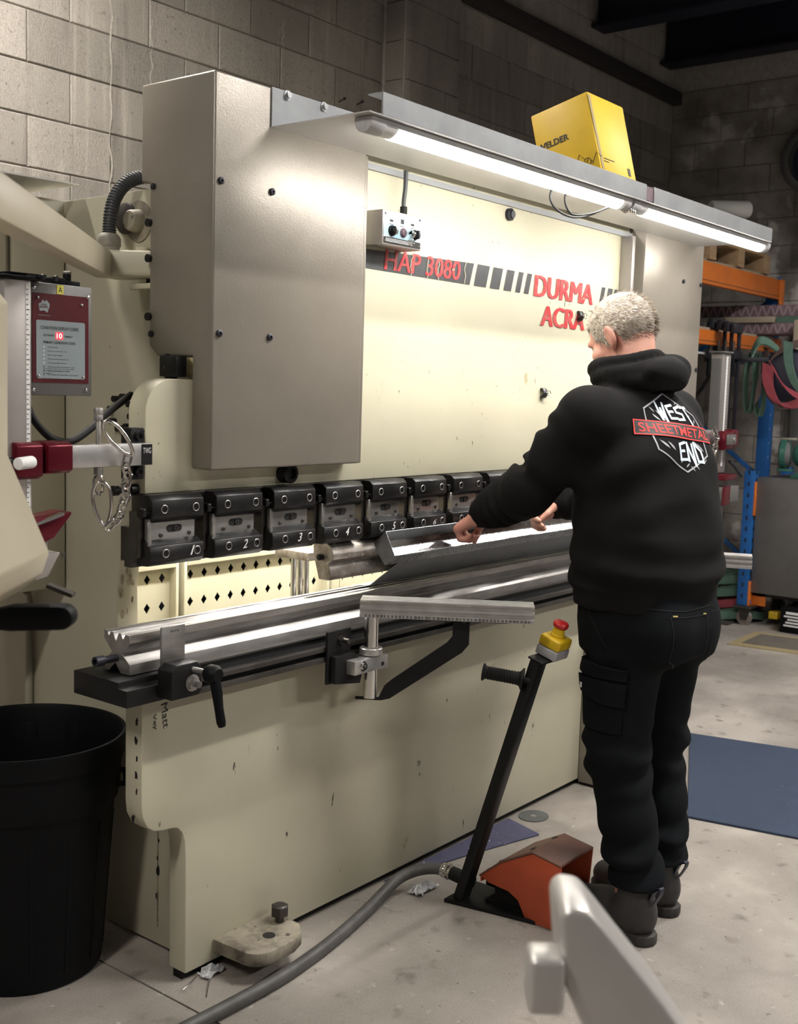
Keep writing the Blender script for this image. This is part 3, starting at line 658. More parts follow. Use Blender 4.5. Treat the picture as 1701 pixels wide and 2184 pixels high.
MB().tube(spline([(2.580, 2.045, z1+.02), (2.580, 2.045, 2.03), (2.584, 2.044, 2.07), (2.585, 2.045, 2.115)], 6), .0065, 8).build('cable', 'hose_grey', t)
# bulldog clips
for i, (x, z) in enumerate(((3.655, 1.783), (3.425, 1.503))):
    t = thing('bulldog_clip', (x, YF, z), ['black bulldog clip hanging over the last red letter A', 'black bulldog clip on the plain panel beside the man\'s shoulder'][i], 'clip', 'bulldog clips on the ram')
    s = 1.0
    MB().prism([(YF-.002, z+.018), (YF-.012, z+.016), (YF-.020, z), (YF-.012, z-.016), (YF-.002, z-.018), (YF-.002, z-.012), (YF-.014, z), (YF-.002, z+.012)], 'x', x-.013, x+.013).build('jaw', 'black_oxide', t, .001)
    MB().tube([Vector((x+.012, YF-.018, z))+Vector((.012*math.cos(a), -.004, .009*math.sin(a))) for a in [2*math.pi*k/12 for k in range(12)]], .0015, 6, close=True).build('wire_loop', 'steel_bright', t)
    MB().cyl((x-.014, YF-.015, z), (x+.014, YF-.015, z), .004, n=10).build('spring', 'steel_dark', t)

# ================================================================== tool clamps
def tool_clamp(first_x):
    c = first_x; hw = .0775
    r = thing('tool_clamp', (c, 2.05, 1.06), 'x', 'tool clamp', 'tool clamps bolted along the ram')
    up = MB().prism([(2.048, 1.243), (2.034, 1.232), (2.032, 1.192), (2.044, 1.180), (2.078, 1.180), (2.078, 1.243)], 'x', c-hw, c+hw).build('upper_plate', 'black_oxide', r, .0015, seg=1)
    lo = MB().prism([(2.052, 1.140), (2.040, 1.130), (2.028, 1.127), (2.026, 1.093), (2.038, 1.081), (2.078, 1.079), (2.078, 1.140)], 'x', c-hw-.010, c+hw-.004).build('lower_plate', 'black_oxide', r, .0015, seg=1)
    ho = MB().box(c-hw+.012, c+hw-.012, 2.052, 2.082, 1.085, 1.182).build('holder', 'steel', r, .001, seg=1)
    def slot(cx, cz, hx, rz, y, mt, par):
        pts = [(cx+hx+rz*math.cos(a), cz+rz*math.sin(a)) for a in [-math.pi/2+math.pi*i/8 for i in range(9)]]+[(cx-hx-rz*math.cos(a), cz-rz*math.sin(a)) for a in [-math.pi/2+math.pi*i/8 for i in range(9)]]
        return MB().prism(pts, 'y', y, y+.001).build('slot', mt, par, smooth=False)
    sl = slot(c+.002, 1.163, .014, .0085, 2.0505, 'ink_black', ho)
    MB().lathe((c+.004, 2.0508, 1.163), NY, [(0, .0065), (.003, .0065), (.003, .003), (.001, .003)], 12).build('slot_screw', 'steel_dark', ho)
    for dx in (-.038, .048): MB().lathe((c+dx, 2.052, 1.1485), NY, [(0, .0052), (.002, .0052), (.003, .0035)], 10).build('pin', 'steel_dark', ho)
    for pl_, z, y in ((up, 1.211, 2.0330), (lo, 1.109, 2.0270)):
        for dx in (-.043, .052):
            MB().lathe((c+dx, y+.001, z), NY, [(0, .0078), (.0022, .0078), (.0022, .0048), (.0006, .0046)], 14).build('cap_screw', 'black_oxide', pl_)
            MB().tube([(c+dx+.0092*math.cos(q), y-.0006, z+.0092*math.sin(q)) for q in [2*math.pi*i/16 for i in range(16)]], .0013, 5, close=True).build('bore_rim', 'steel', pl_)
    # dark wedge box and little lever at the clamp's left side
    MB().prism([(2.040, 1.205), (2.095, 1.205), (2.095, 1.168), (2.125, 1.168), (2.125, 1.088), (2.112, 1.088), (2.112, 1.074), (2.085, 1.074), (2.085, 1.09), (2.06, 1.10), (2.06, 1.19)], 'x', c-hw-.018, c-hw+.013).build('wedge_block', 'steel_dark', r, .001, seg=1)
    MB().box(c-hw-.006, c-hw+.006, 2.042, 2.056, 1.128, 1.190).build('lever', 'steel', r, .002, seg=1)
    MB().box(c-hw-.024, c-hw-.012, 2.038, 2.062, 1.195, 1.215).build('catch', 'black_oxide', r, .002, seg=1)
    return r
CX = [1.756+.1965*i for i in range(9)]
proto = tool_clamp(CX[0])
where = ['leftmost tool clamp, its lower plate marked with a white 1', 'second tool clamp from the left, marked with a white 2', 'third tool clamp from the left, marked with a white 3',
         'fourth tool clamp from the left, above the blade\'s end', 'fifth tool clamp, marked with a white 5 above the tray end', 'sixth tool clamp, marked 6, left of the man\'s near hand', 'seventh tool clamp, partly behind the man\'s near hand and sleeve',
         'eighth tool clamp, only its top corner showing above the sleeve', 'ninth tool clamp from the left, behind the man\'s forearms']
clamps = []
for i, x in enumerate(CX):
    if i == 0: r = proto
    else:
        r = copy_tree(proto); r.location = (x, 2.05, 1.06)
    r['label'] = where[i]
    clamps.append(r)
for i, s_ in enumerate('123456'):
    c = CX[i]; lo = [k for k in clamps[i].children if k.name.startswith('lower_plate')][0]
    hgt = .022 if i != 5 else .015
    dx = .030 if i == 0 else (.004 if i != 3 else -.004)
    nb = text(s_, (c+dx, 2.0258, 1.099), (1, 0, .05), (.12, 0, 1), .011 if i == 0 else .014, hgt, 'ink_white', None, 'number', bold=.006 if i != 5 else 0, shear=.2)
    nb.parent = lo; nb.matrix_parent_inverse = Matrix.Translation(-root_loc(lo))
# ================================================================== punch (upper blade)
pp = [(2.072, 1.12), (2.072, 1.075), (2.055, 1.065), (2.046, 1.045), (2.050, 1.030), (2.066, 1.016), (2.060, 1.005), (2.056, .985), (2.062, .972), (2.100, .972), (2.122, 1.04), (2.122, 1.12)]
t = thing('upper_blade', (3.5, 2.09, .972), 'long grey steel bending blade hanging under the clamps, marked 2', 'punch')
u_ = MB().prism(pp, 'x', 2.318, 4.62).build('blade', 'steel_worn', t, .001, seg=1)
text('2', (2.395, 2.0705, 1.084), UX, UZ, .015, .026, 'ink_black', u_, 'number', bold=.0)
MB().lathe((2.318, 2.09, 1.035), NX, [(0, .009), (.012, .009), (.012, .006), (.016, .006)], 12).build('end_bolt', 'black_oxide', t)
# ================================================================== multi-vee die
cx, cz, h = 2.105, .876, .047
def star():
    P = []
    # top arms: two vees cut into the top, big vee recess on each side, arms at the bottom
    P += [(cx-h, cz+h), (cx-.030, cz+h), (cx-.023, cz+h-.012), (cx-.016, cz+h), (cx-.006, cz+h), (cx+.004, cz+h-.022), (cx+.014, cz+h), (cx+.022, cz+h), (cx+.030, cz+h-.012), (cx+.036, cz+h), (cx+h, cz+h), (cx+h, cz+h-.014)]
    P += [(cx+h, cz+.028), (cx+.018, cz), (cx+h, cz-.026), (cx+h, cz-h), (cx+.028, cz-h), (cx+.006, cz-h+.022), (cx-.014, cz-h), (cx-h, cz-h), (cx-h, cz-.022), (cx-.018, cz), (cx-h, cz+.028)]
    return P
t = thing('bending_die', (3.1, cx, cz-h), 'long star-shaped steel die with vee grooves lying on the black rail', 'die')
MB().prism(star(), 'x', 1.635, 4.62).build('die_bar', 'steel', t, .0008, seg=1)
mb = MB(); mb.cyl((1.635, cx, cz-.012), (1.588, cx, cz-.012), .0085, n=12); mb.lathe((1.596, cx, cz-.012), NX, [(0, .012), (.022, .012), (.022, .007), (.012, .007)], 16); mb.build('end_pin', 'clamp_dark', t)
# stop block with lever at the left end of the rail
t = thing('die_stop', (1.72, 1.99, .78), 'black clamping block with upright steel plate and hanging lever', 'clamp')
MB().prism([(1.672, .782), (1.672, .848), (1.686, .862), (1.748, .862), (1.762, .846), (1.762, .790), (1.752, .782)], 'y', 1.955, 2.0045).build('block', 'black_paint', t, .002)
MB().box(1.678, 1.748, 1.998, 2.0045, .835, .944).build('steel_plate', 'steel', t, .0015)
text('dura', (1.702, 1.9975, .930), UX, UZ, .026, .006, 'ink_black', t, 'handwriting')
mb = MB(); mb.cyl((1.733, 1.955, .814), (1.733, 1.947, .814), .017, n=6); mb.cyl((1.733, 1.947, .814), (1.733, 1.930, .814), .008, n=12); mb.cyl((1.733, 1.956, .814), (1.733, 1.953, .814), .020, n=18); mb.build('nut_and_stud', 'steel', t)
MB().tube([(1.735, 1.955, .846), (1.745, 1.905, .843)], .006, 10).build('lever_shaft', 'steel', t)
mb = MB(); mb.lathe((1.742, 1.916, .843), (.1, -1, -.05), [(0, .017), (.008, .022), (.026, .023), (.036, .016)], 20); mb.tube([(1.745, 1.895, .838), (1.7475, 1.887, .80), (1.749, 1.882, .765), (1.751, 1.876, .732), (1.752, 1.874, .722)], [.013, .0125, .0105, .011, .008], 12); mb.build('lever', 'black_plastic', t)

# ================================================================== folded galvanised tray on the die
t = thing('folded_tray', (3.2, 2.0, .93), 'shiny galvanised folded tray tilted on the die in the man\'s hands', 'sheet metal tray')
xa, xb = 2.50, 4.02; th = .0012
B, F, B2, F2 = (2.012, 1.098), (1.978, 1.034), (2.058, 1.059), (2.013, 1.003)
def sheet(a, b, xa0, xb0, xa1=None, nm='panel', mt='galv_spangle'):
    a_, b_ = Vector((a[0], a[1])), Vector((b[0], b[1])); d = (b_-a_).normalized(); n = Vector((-d.y, d.x))*th
    xa1 = xa0 if xa1 is None else xa1
    return MB().add([(xa0, a_.x, a_.y), (xa1, b_.x, b_.y), (xb0, b_.x, b_.y), (xb0, a_.x, a_.y), (xa0, a_.x+n.x, a_.y+n.y), (xa1, b_.x+n.x, b_.y+n.y), (xb0, b_.x+n.x, b_.y+n.y), (xb0, a_.x+n.x, a_.y+n.y)],
                    [(0, 1, 2, 3), (7, 6, 5, 4), (0, 4, 5, 1), (1, 5, 6, 2), (2, 6, 7, 3), (3, 7, 4, 0)]).build(nm, mt, t, smooth=False)
sheet(B, B2, xa, xb, nm='back_wall', mt='galv'); sheet(B2, F2, xa, xb, nm='tray_bottom'); sheet(F2, F, xa, xb, nm='front_wall')
MB().add([(xa, *B), (xa, *F), (xa, *F2), (xa, *B2), (xa+th, *B), (xa+th, *F), (xa+th, *F2), (xa+th, *B2)], [(0, 1, 2, 3), (7, 6, 5, 4), (0, 4, 5, 1), (1, 5, 6, 2), (2, 6, 7, 3), (3, 7, 4, 0)]).build('end_wall', 'galv', t, smooth=False)
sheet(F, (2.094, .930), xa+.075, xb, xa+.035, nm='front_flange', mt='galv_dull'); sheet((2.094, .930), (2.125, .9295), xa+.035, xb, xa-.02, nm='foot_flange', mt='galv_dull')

# ================================================================== swivelling table support arms
def support_arm(px, full, label, dirv=None):
    t = thing('support_arm', (px, 1.95, .65), label, 'support arm', 'aluminium support arms on the rail')
    if full:
        MB().box(px-.150, px-.055, 1.975, 1.984, .712, .855).build('mounting_plate', 'black_paint', t, .002)
        MB().prism([(px-.140, .715), (px-.035, .70), (px-.02, .75), (px-.06, .79), (px-.140, .79)], 'y', 1.955, 1.975).build('bracket_block', 'black_paint', t, .003)
        mb = MB(); mb.cyl((px-.098, 1.975, .828), (px-.098, 1.966, .828), .013, n=6); mb.cyl((px-.098, 1.966, .828), (px-.098, 1.945, .828), .0075, n=10); mb.build('bolt', 'steel_dark', t)
    MB().cyl((px, 1.95, .655), (px, 1.95, .888), .0195, n=24).build('post', 'steel_bright', t)
    MB().lathe((px, 1.95, .776), UZ, [(0, .030), (.002, .032), (.018, .032), (.020, .030)], 28).build('collar', 'alu', t)
    cb = MB().box(px-.095, px+.045, 1.925, 1.975, .736, .774).build('clamp_block', 'alu', t, .002)
    MB().lathe((px-.062, 1.925, .757), NY, [(0, .014), (.002, .014), (.002, .010), (.008, .010), (.008, .005), (.004, .005)], 14).build('clamp_screw', 'steel_bright', cb)
    MB().cyl((px+.022, 1.925, .750), (px+.022, 1.9245, .750), .006, n=12).build('hole', 'ink_black', cb)
    d = Vector(dirv).normalized(); s = Vector((d.y, -d.x, 0)); z1, z0 = .932, .886
    a = Vector((px, 1.95, 0))-d*.03; Lr = .47; W = .040
    if s.y > 0: s = -s
    # slotted aluminium extrusion: cross-section swept along d
    prof = [(-W, z0), (-W, z0+.010), (-W+.006, z0+.013), (-W+.006, z0+.019), (-W, z0+.022), (-W, z0+.028), (-W+.006, z0+.031), (-W+.006, z0+.037), (-W, z0+.040), (-W, z1)]
    for k in range(4):
        u0 = -W+.014+.0185*k; prof += [(u0, z1), (u0+.002, z1-.004), (u0+.006, z1-.004), (u0+.008, z1)]
    prof += [(W, z1)]+[(W, z0+.03), (W-.006, z0+.027), (W-.006, z0+.018), (W, z0+.015), (W, z0)]
    n = len(prof); vs = []
    for q in (0, Lr): vs += [a+d*q-s*u+Vector((0, 0, z)) for u, z in prof]
    bar = MB().add(vs, [tuple(range(n)), tuple(range(2*n-1, n-1, -1))]+[(i, i+n, (i+1) % n+n, (i+1) % n) for i in range(n)]).build('extrusion', 'alu', t, smooth=False)
    # worn ruler ticks on the lower band
    sd = s*(W+.0006)
    if full:
        for k in range(44):
            q = .015+.0102*k; w_ = random.uniform(.003, .0085)
            p = a+d*q+sd
            MB().add([p+Vector((0, 0, z0+.0015)), p+d*w_+Vector((0, 0, z0+.0015)), p+d*w_+Vector((0, 0, z0+.0085)), p+Vector((0, 0, z0+.0085))], [(0, 1, 2, 3)]).build('worn_mark', 'alu_dark', bar, smooth=False)
        for q, L2, zz in ((.03, .028, .0335), (.06, .20, .0335), (.30, .16, .0335)):
            p = a+d*q+s*(W+.0006)
            MB().add([p+Vector((0, 0, z0+.0405)), p+d*L2+Vector((0, 0, z0+.0405)), p+d*L2+Vector((0, 0, z0+.0445)), p+Vector((0, 0, z0+.0445))], [(0, 1, 2, 3)]).build('worn_mark', 'alu_post', bar, smooth=False)
    # flat black brace from the post foot to below the bar
    p0 = Vector((px, 1.95, .652)); pe = a+d*(Lr*.52)+Vector((0, 0, .880))
    bo_ = [(-.040, .648), (.030, .648), (.055, .654), (.250, .792), (.268, .815), (.268, .884), (.222, .884), (.222, .836), (.208, .818), (.060, .708), (.040, .690), (.024, .656), (-.040, .656)]
    n = len(bo_); p0 = Vector((px, 1.95, 0)); vs = [p0+d*q+s*v_+Vector((0, 0, z)) for v_ in (-.004, .004) for q, z in bo_]
    MB().add(vs, [tuple(range(n)), tuple(range(2*n-1, n-1, -1))]+[(i, i+n, (i+1) % n+n, (i+1) % n) for i in range(n)]).build('brace', 'black_paint', t, .001, seg=1)
    MB().beam(a+d*(Lr*.40)+Vector((0, 0, .883)), a+d*(Lr*.86)+Vector((0, 0, .883)), .04, .005).build('fixing_strip', 'black_oxide', t)
    for q in (.40, .50, .60): MB().cyl(a+d*(Lr*q)+Vector((0, 0, .874)), a+d*(Lr*q)+Vector((0, 0, .881)), .006, n=10).build('bolt', 'steel_dark', t)
    return t
support_arm(2.372, True, 'aluminium support arm on the left with black brace and steel post', (.255, -.37, 0))
support_arm(3.90, False, 'aluminium support arm sticking out right of the man\'s hip', (.15, -.36, 0))
# ================================================================== guard arm with laser post, left side
def red_block(x0, x1, y0, y1, z0, z1, par, c=.012):
    p = [(y0+c, z0), (y1-c, z0), (y1, z0+c), (y1, z1-c), (y1-c, z1), (y0+c, z1), (y0, z1-c*.6), (y0, z0+c*.6)]
    return MB().prism(p, 'x', x0, x1).build('clamp_jaw', 'red_anod', par, .0025)
t = thing('laser_guard_arm', (1.45, 2.05, 1.20), 'dark red and silver laser guard arm with ruler post, left of the ram', 'guard arm', 'laser guard arms')
MB().box(1.655, 1.6925, 2.082, 2.118, 1.278, 1.396).build('mounting_plate', 'black_paint', t, .002)
for z in (1.378, 1.296): MB().lathe((1.674, 2.082, z), NY, [(0, .011), (.010, .011), (.010, .006), (.006, .006)], 14).build('cap_screw', 'black_oxide', t)
hb = MB().box(1.453, 1.690, 2.048, 2.082, 1.313, 1.362).build('cross_bar', 'alu', t, .002)
MB().box(1.658, 1.688, 2.0472, 2.0482, 1.314, 1.361).build('black_tape', 'black_paint', hb)
text('TWG', (1.662, 2.0468, 1.340), UX, UZ, .022, .013, 'ink_white', hb, 'handwriting')
red_block(1.388, 1.448, 2.010, 2.092, 1.306, 1.372, t); red_block(1.318, 1.380, 2.016, 2.092, 1.296, 1.372, t)
MB().box(1.380, 1.388, 2.03, 2.08, 1.31, 1.36).build('rubber_spacer', 'black_rubber', t)
MB().box(1.449, 1.454, 2.045, 2.085, 1.308, 1.364).build('end_plate', 'alu_dark', t, .001)
MB().lathe((1.460, 2.047, 1.336), NY, [(0, .007), (.006, .007), (.007, .004)], 12).build('screw', 'steel', t)
mb = MB(); mb.cyl((1.318, 2.03, 1.334), (1.30, 2.03, 1.334), .008, n=12); mb.build('knob_shaft', 'black_oxide', t)
MB().cyl((1.342, 1.998, 1.334), (1.30, 1.985, 1.332), .0125, n=18).build('white_knob', 'ink_white', t, .002)
ps = MB().box(1.303, 1.364, 2.033, 2.085, 1.215, 1.697).build('post', 'alu_post', t, .002)
MB().box(1.352, 1.360, 2.0322, 2.0332, 1.235, 1.69).build('ruler_strip', 'ink_white', ps)
for k in range(45): MB().box(1.3525, 1.3565 if k % 5 else 1.3595, 2.0316, 2.0323, 1.238+.01*k, 1.2395+.01*k).build('tick', 'ink_black', ps)
MB().box(1.296, 1.372, 2.026, 2.092, 1.697, 1.704).build('top_cap', 'black_plastic', ps, .001)
mb = MB(); mb.box(1.37, 1.43, 2.05, 2.12, 1.703, 1.709); mb.box(1.33, 1.42, 2.06, 2.13, 1.709, 1.714); mb.build('cable_cover', 'black_plastic', ps, .001)
for x in (1.40, 1.43): MB().lathe((x, 2.045, 1.708), NY, [(0, .006), (.006, .005)], 10).build('cap_screw', 'black_oxide', ps)
mb = MB(); mb.prism([(1.30, 1.213), (1.41, 1.218), (1.452, 1.224), (1.45, 1.217), (1.408, 1.172), (1.36, 1.155), (1.30, 1.155)], 'y', 2.02, 2.09); mb.build('red_foot', 'red_anod', t, .002)
MB().ribbon([(1.36, 2.015, 1.205), (1.40, 2.015, 1.215), (1.425, 2.015, 1.222)], (0, .012, 0), .006).build('spring_strip', 'steel_bright', t)
MB().cyl((1.40, 2.05, 1.12), (1.40, 2.05, 1.16), .010, n=14).build('adjusting_screw', 'steel', t)
MB().prism([(1.37, 1.138), (1.43, 1.138), (1.40, 1.09), (1.37, 1.085)], 'y', 2.03, 2.08).build('sensor_foot', 'alu_post', t, .001)
text('N', (1.4315, 2.0295, 1.122), (1, 0, .1), (-.1, 0, 1), .012, .016, 'ink_black', t, 'handwriting')
# stop pin on the ram's edge
MB().lathe((1.692, 2.11, 1.252), NX, [(0, .014), (.02, .014), (.02, .008), (.052, .008), (.052, .012), (.066, .012)], 14).build('stop_pin', 'black_oxide', ram)
# display box behind the post
t = thing('display_box', (1.485, 2.13, 1.466), 'grey metal display box with dark red panel and red digits', 'display')
x0, x1, z0, z1, y0 = 1.408, 1.562, 1.466, 1.702, 2.10
cs = MB().box(x0, x1, y0, y0+.075, z0, z1).build('case', 'grey_sheet', t, .003)
MB().box(x1-.006, x1+.012, y0+.074, y0+.078, z0+.01, z1).build('back_plate', 'black_plastic', t)
rp = MB().box(x0+.003, x1-.010, y0-.0012, y0, z0+.027, z1-.022).build('red_panel', 'red_label', t)
def rrect(x0, x1, z0, z1, r, y, mt, par, nm):
    P = []
    for cx_, cz_, a in ((x1-r, z1-r, 0), (x0+r, z1-r, 1), (x0+r, z0+r, 2), (x1-r, z0+r, 3)): P += [(cx_+r*math.cos((a+i/5)*math.pi/2), cz_+r*math.sin((a+i/5)*math.pi/2)) for i in range(6)]
    return MB().prism(P, 'y', y, y+.0006).build(nm, mt, par, smooth=False)
lx0, lx1, lz0, lz1 = x0+.012, x1-.020, z0+.036, z1-.078
rrect(lx0, lx1, lz0, lz1, .004, y0-.0020, 'label_grey', t, 'label_plate')
yt = y0-.0024
def ln(s_, x, z, w_, h_, mt='ink_black', nm='print'): return text(s_, (x, yt, z), UX, UZ, w_, h_, mt, t, nm, bold=.012)
ln('CONDITION DISPLAY CODES', lx0+.010, lz1-.0185, .095, .0066)
ln('SECONDARY', lx0+.017, lz1-.033, .026, .0042); ln('PRIMARY', lx0+.070, lz1-.034, .020, .0042)
ln('PRIMARY CONDITION CODES', lx0+.017, lz1-.0485, .080, .0056)
MB().box(lx0+.0475, lx0+.0655, yt, yt+.0004, lz1-.0385, lz1-.0235).build('digit_window', 'led_red', t)
text('10', (lx0+.0495, yt-.0004, lz1-.0365), UX, UZ, .0135, .011, 'led_digit', t, 'digits', bold=.01)
rows = ['Operational', 'Power up & E-stop test', 'Beam mode changed', 'Obstructed during set up', 'Continuing Mute Point', 'Release pedal and attempt again', 'Beam interrupted or fault', 'No material sensed after mute point', 'Stopping distance exceeded']
for i, s_ in enumerate(rows):
    z = lz1-.0575-.0083*i; ln(s_, lx0+.0275, z, .0022*len(s_), .0030)
    text('o', (lx0+.0165, yt, z), UX, UZ, .0036, .0034, 'ink_white' if i < 5 else 'ink_black', t, 'bullet')
for i, s_ in enumerate(('If the problem persists check the manual supplied', 'with the machine then contact your dealer', 'for assistance')): ln(s_, lx0+.016, lz0+.019-.0045*i, .0016*len(s_), .0026)
# silver emblem: rough continent outline with red lettering
em = [(0, .62), (.10, .70), (.22, .72), (.30, .90), (.42, .98), (.50, .86), (.58, .84), (.66, .92), (.72, 1.0), (.80, .86), (.90, .80), (1.0, .70), (.98, .45), (.90, .30), (.82, .04), (.74, .0), (.60, .12), (.42, .16), (.25, .10), (.10, .12), (.05, .35)]
MB().add([(x0+.018+.027*a, y0-.0018, z1-.062+.027*b) for a, b in em], [tuple(range(len(em)))]).build('emblem', 'label_grey', t, smooth=False)
text('LAZER', (x0+.024, y0-.0022, z1-.0475), UX, UZ, .014, .0035, 'red_label', t, 'print', bold=.02); text('SAFE', (x0+.020, y0-.0022, z1-.0525), UX, UZ, .021, .0042, 'red_label', t, 'print', bold=.02)
text('www.lazersafe.com', (x0+.017, y0-.0020, z1-.069), UX, UZ, .030, .0028, 'label_grey', t, 'print')
for x, z in ((x0+.007, z1-.012), (x1-.012, z1-.022), (x1-.016, z0+.014), (x0+.006, z0+.012)): MB().lathe((x, y0, z), NY, [(0, .0045), (.003, .0035), (.004, .001)], 12).build('screw', 'steel_bright', t)
for x, z in ((x0+.016, z1-.032), (x1-.028, z1-.040), (lx0+.005, lz0+.005), (lx1-.005, lz0+.005)): MB().lathe((x, y0-.001, z), NY, [(0, .0032), (.003, .0026), (.004, .001)], 12).build('screw', 'steel', t)
sk = MB().box(x0+.064, x0+.080, y0-.0014, y0-.0004, z1-.021, z1-.002).build('warning_sticker', 'yellow_sticker', t)
text('A', (x0+.067, y0-.0018, z1-.018), UX, UZ, .010, .012, 'ink_black', sk, 'warning_mark')
mb = MB(); mb.box(x0+.064, x0+.10, y0+.02, y0+.06, z1, z1+.016); mb.box(x0+.10, x1-.012, y0+.025, y0+.06, z1, z1+.012); mb.cyl((x0+.118, y0+.04, z1+.01), (x0+.118, y0+.04, z1+.028), .009, n=12); mb.build('cable_plugs', 'black_plastic', t, .002)
MB().lathe((x0+.118, y0+.04, z1+.028), UZ, [(0, .010), (.004, .010), (.005, .007)], 12).build('plug_nut', 'steel', t)
# black cable from the display to behind the ram
tag(MB().tube(spline([(1.425, 2.15, 1.475), (1.42, 2.13, 1.44), (1.435, 2.12, 1.405), (1.475, 2.12, 1.372), (1.53, 2.13, 1.366), (1.60, 2.15, 1.395), (1.67, 2.18, 1.43), (1.75, 2.2, 1.47)], 8), .0085, 10).build('display_cable', 'black_rubber'), 'thick black cable sagging from the display box to the ram', 'cable')
# chain with two snap hooks on the cross bar
t = thing('snap_hook_chain', (1.565, 2.03, 1.18), 'short chrome chain with two snap hooks hanging on the cross bar', 'chain')
bo = MB(); bo.cyl((1.552, 2.064, 1.285), (1.552, 2.064, 1.425), .0055, n=12); bo.cyl((1.552, 2.064, 1.415), (1.552, 2.064, 1.426), .011, n=6); bo.cyl((1.552, 2.064, 1.296), (1.552, 2.064, 1.3125), .011, n=6); bo.lathe((1.552, 2.064, 1.427), UZ, [(0, .010), (.014, .010), (.015, .006)], 14)
bo.build('through_bolt', 'steel', t, .0008)
def hook(c, up, side, L, w1, w2, nm='snap_hook'):
    c, up, side = Vector(c), Vector(up).normalized(), Vector(side).normalized()
    pts = []
    for i in range(28):
        a = 2*math.pi*i/28; s_ = math.sin(a); q = (s_+1)/2
        pts.append(c+up*(L/2*s_)+side*((w1*q+w2*(1-q))*math.cos(a)))
    mb = MB().tube(pts, .0042, 10, close=True)
    for k in (16, 18): mb.lathe(pts[k], pts[k+1]-pts[k], [(0, .0055), (.006, .0055)], 10)
    return mb.build(nm, 'chrome', t)
hook((1.578, 2.028, 1.376), (-.62, .2, .75), (.62, -.5, .60), .096, .020, .012)
hook((1.549, 2.045, 1.232), (-.12, 0, 1), (.80, -.60, .10), .098, .0245, .013)
def link(c, up, side, L, w_, r=.0032):
    c, up, side = Vector(c), Vector(up).normalized(), Vector(side).normalized()
    pts = [c+up*((L/2-w_)*(1 if math.sin(a) >= 0 else -1)+w_*math.sin(a))+side*(w_*math.cos(a)) for a in [2*math.pi*i/18+.01 for i in range(18)]]
    MB().tube(pts, r, 8, close=True).build('link', 'chrome', t)
link((1.552, 2.064, 1.272), (0, 0, 1), (1, 0, 0), .040, .0115, .0042)
cpts = [(1.603, 2.026, 1.338), (1.596, 2.026, 1.316), (1.603, 2.026, 1.294), (1.597, 2.027, 1.271), (1.599, 2.027, 1.249), (1.589, 2.028, 1.228), (1.584, 2.030, 1.206), (1.571, 2.032, 1.192), (1.557, 2.036, 1.180)]
for i in range(len(cpts)-1):
    a, b = Vector(cpts[i]), Vector(cpts[i+1]); d = b-a
    sd = Vector((1, 0, 0)) if i % 2 else Vector((.55, -.83, 0))
    sd = (sd-d.normalized()*sd.dot(d.normalized())).normalized()
    link((a+b)/2, d, sd, d.length+.013, .0082)

# ================================================================== pendant arm and control pendant
t = thing('pendant_arm', (1.85, 2.32, 1.73), 'cream swivel arm with grey corrugated hose reaching off to the left', 'swivel arm')
A0, A1 = Vector((1.80, 2.372, 1.787)), Vector((1.06, 1.60, 1.752))
dA = (A1-A0).normalized()
MB().beam(A0-dA*.0, A1+dA*.35, .045, .064).build('arm_tube', 'pendant_cream', t, .005)
kn = MB().prism([(1.770, 2.345), (1.80, 2.40), (1.86, 2.41), (1.888, 2.385), (1.888, 2.25), (1.85, 2.245), (1.81, 2.30)], 'z', 1.757, 1.822).build('knuckle', 'cream', t, .012, seg=3)
MB().cyl((1.862, 2.30, 1.822), (1.862, 2.30, 1.833), .016, n=18).build('pivot_cap', 'cream', kn)
MB().box(1.835, 1.90, 2.235, 2.32, 1.728, 1.742).build('bracket_plate', 'cream', t, .003)
MB().box(1.882, 1.90, 2.24, 2.31, 1.742, 1.83).build('hinge_plate', 'black_paint', t)
gl = MB().lathe((1.806, 2.36, 1.818), (0, 0, 1), [(0, .026), (.012, .026), (.013, .0275), (.016, .0295), (.034, .029), (.042, .024), (.046, .0185)], 22).build('hose_gland', 'gland', t)
hp = spline([(1.806, 2.36, 1.855), (1.808, 2.36, 1.885), (1.814, 2.36, 1.925), (1.828, 2.358, 1.962), (1.852, 2.352, 1.992), (1.885, 2.345, 2.010), (1.93, 2.335, 2.018)], 22)
rr = [.0178 if (i//2) % 2 else .0148 for i in range(len(hp))]
MB().tube(hp, rr, 14).build('corrugated_hose', 'hose_grey', t)
# pendant: flat sheet housing seen from its edge
t = thing('control_pendant', (0.95, 1.46, 1.15), 'cream hanging control pendant with black handle at the left edge', 'control panel')
u = Vector((.62, -.78, 0)).normalized(); v = Vector((.78, .62, 0)).normalized()
def pend(px_list, d0, d1):
    """outline in the pendant's own plane: (s along u, z)"""
    P0 = Vector((0.985, 1.53, 0)); n = len(px_list)
    vs = [P0+u*s+v*d+Vector((0, 0, z)) for d in (d0, d1) for s, z in px_list]
    return MB().add(vs, [tuple(range(n)), tuple(range(2*n-1, n-1, -1))]+[(i, i+n, (i+1) % n+n, (i+1) % n) for i in range(n)])
out = [(-.25, 1.63), (-.012, 1.628), (.003, 1.612), (.001, 1.385), (.063, 1.238), (.052, 1.205), (.010, 1.172), (-.012, 1.163), (-.25, 1.163)]
pend(out, -.22, .0).build('housing', 'pendant_cream', t, .004)
MB().tube([Vector((0.985, 1.53, 0))+u*s-v*.2205+Vector((0, 0, z)) for s, z in ((-.045, 1.29), (-.004, 1.178))], .0016, 6).build('panel_seam', 'alu_dark', t)
hb_ = Vector((0.985, 1.53, 0))-v*.06
hp = []
for s, z in ((-.03, 1.150), (.02, 1.163), (.092, 1.166)): hp.append((s, z))
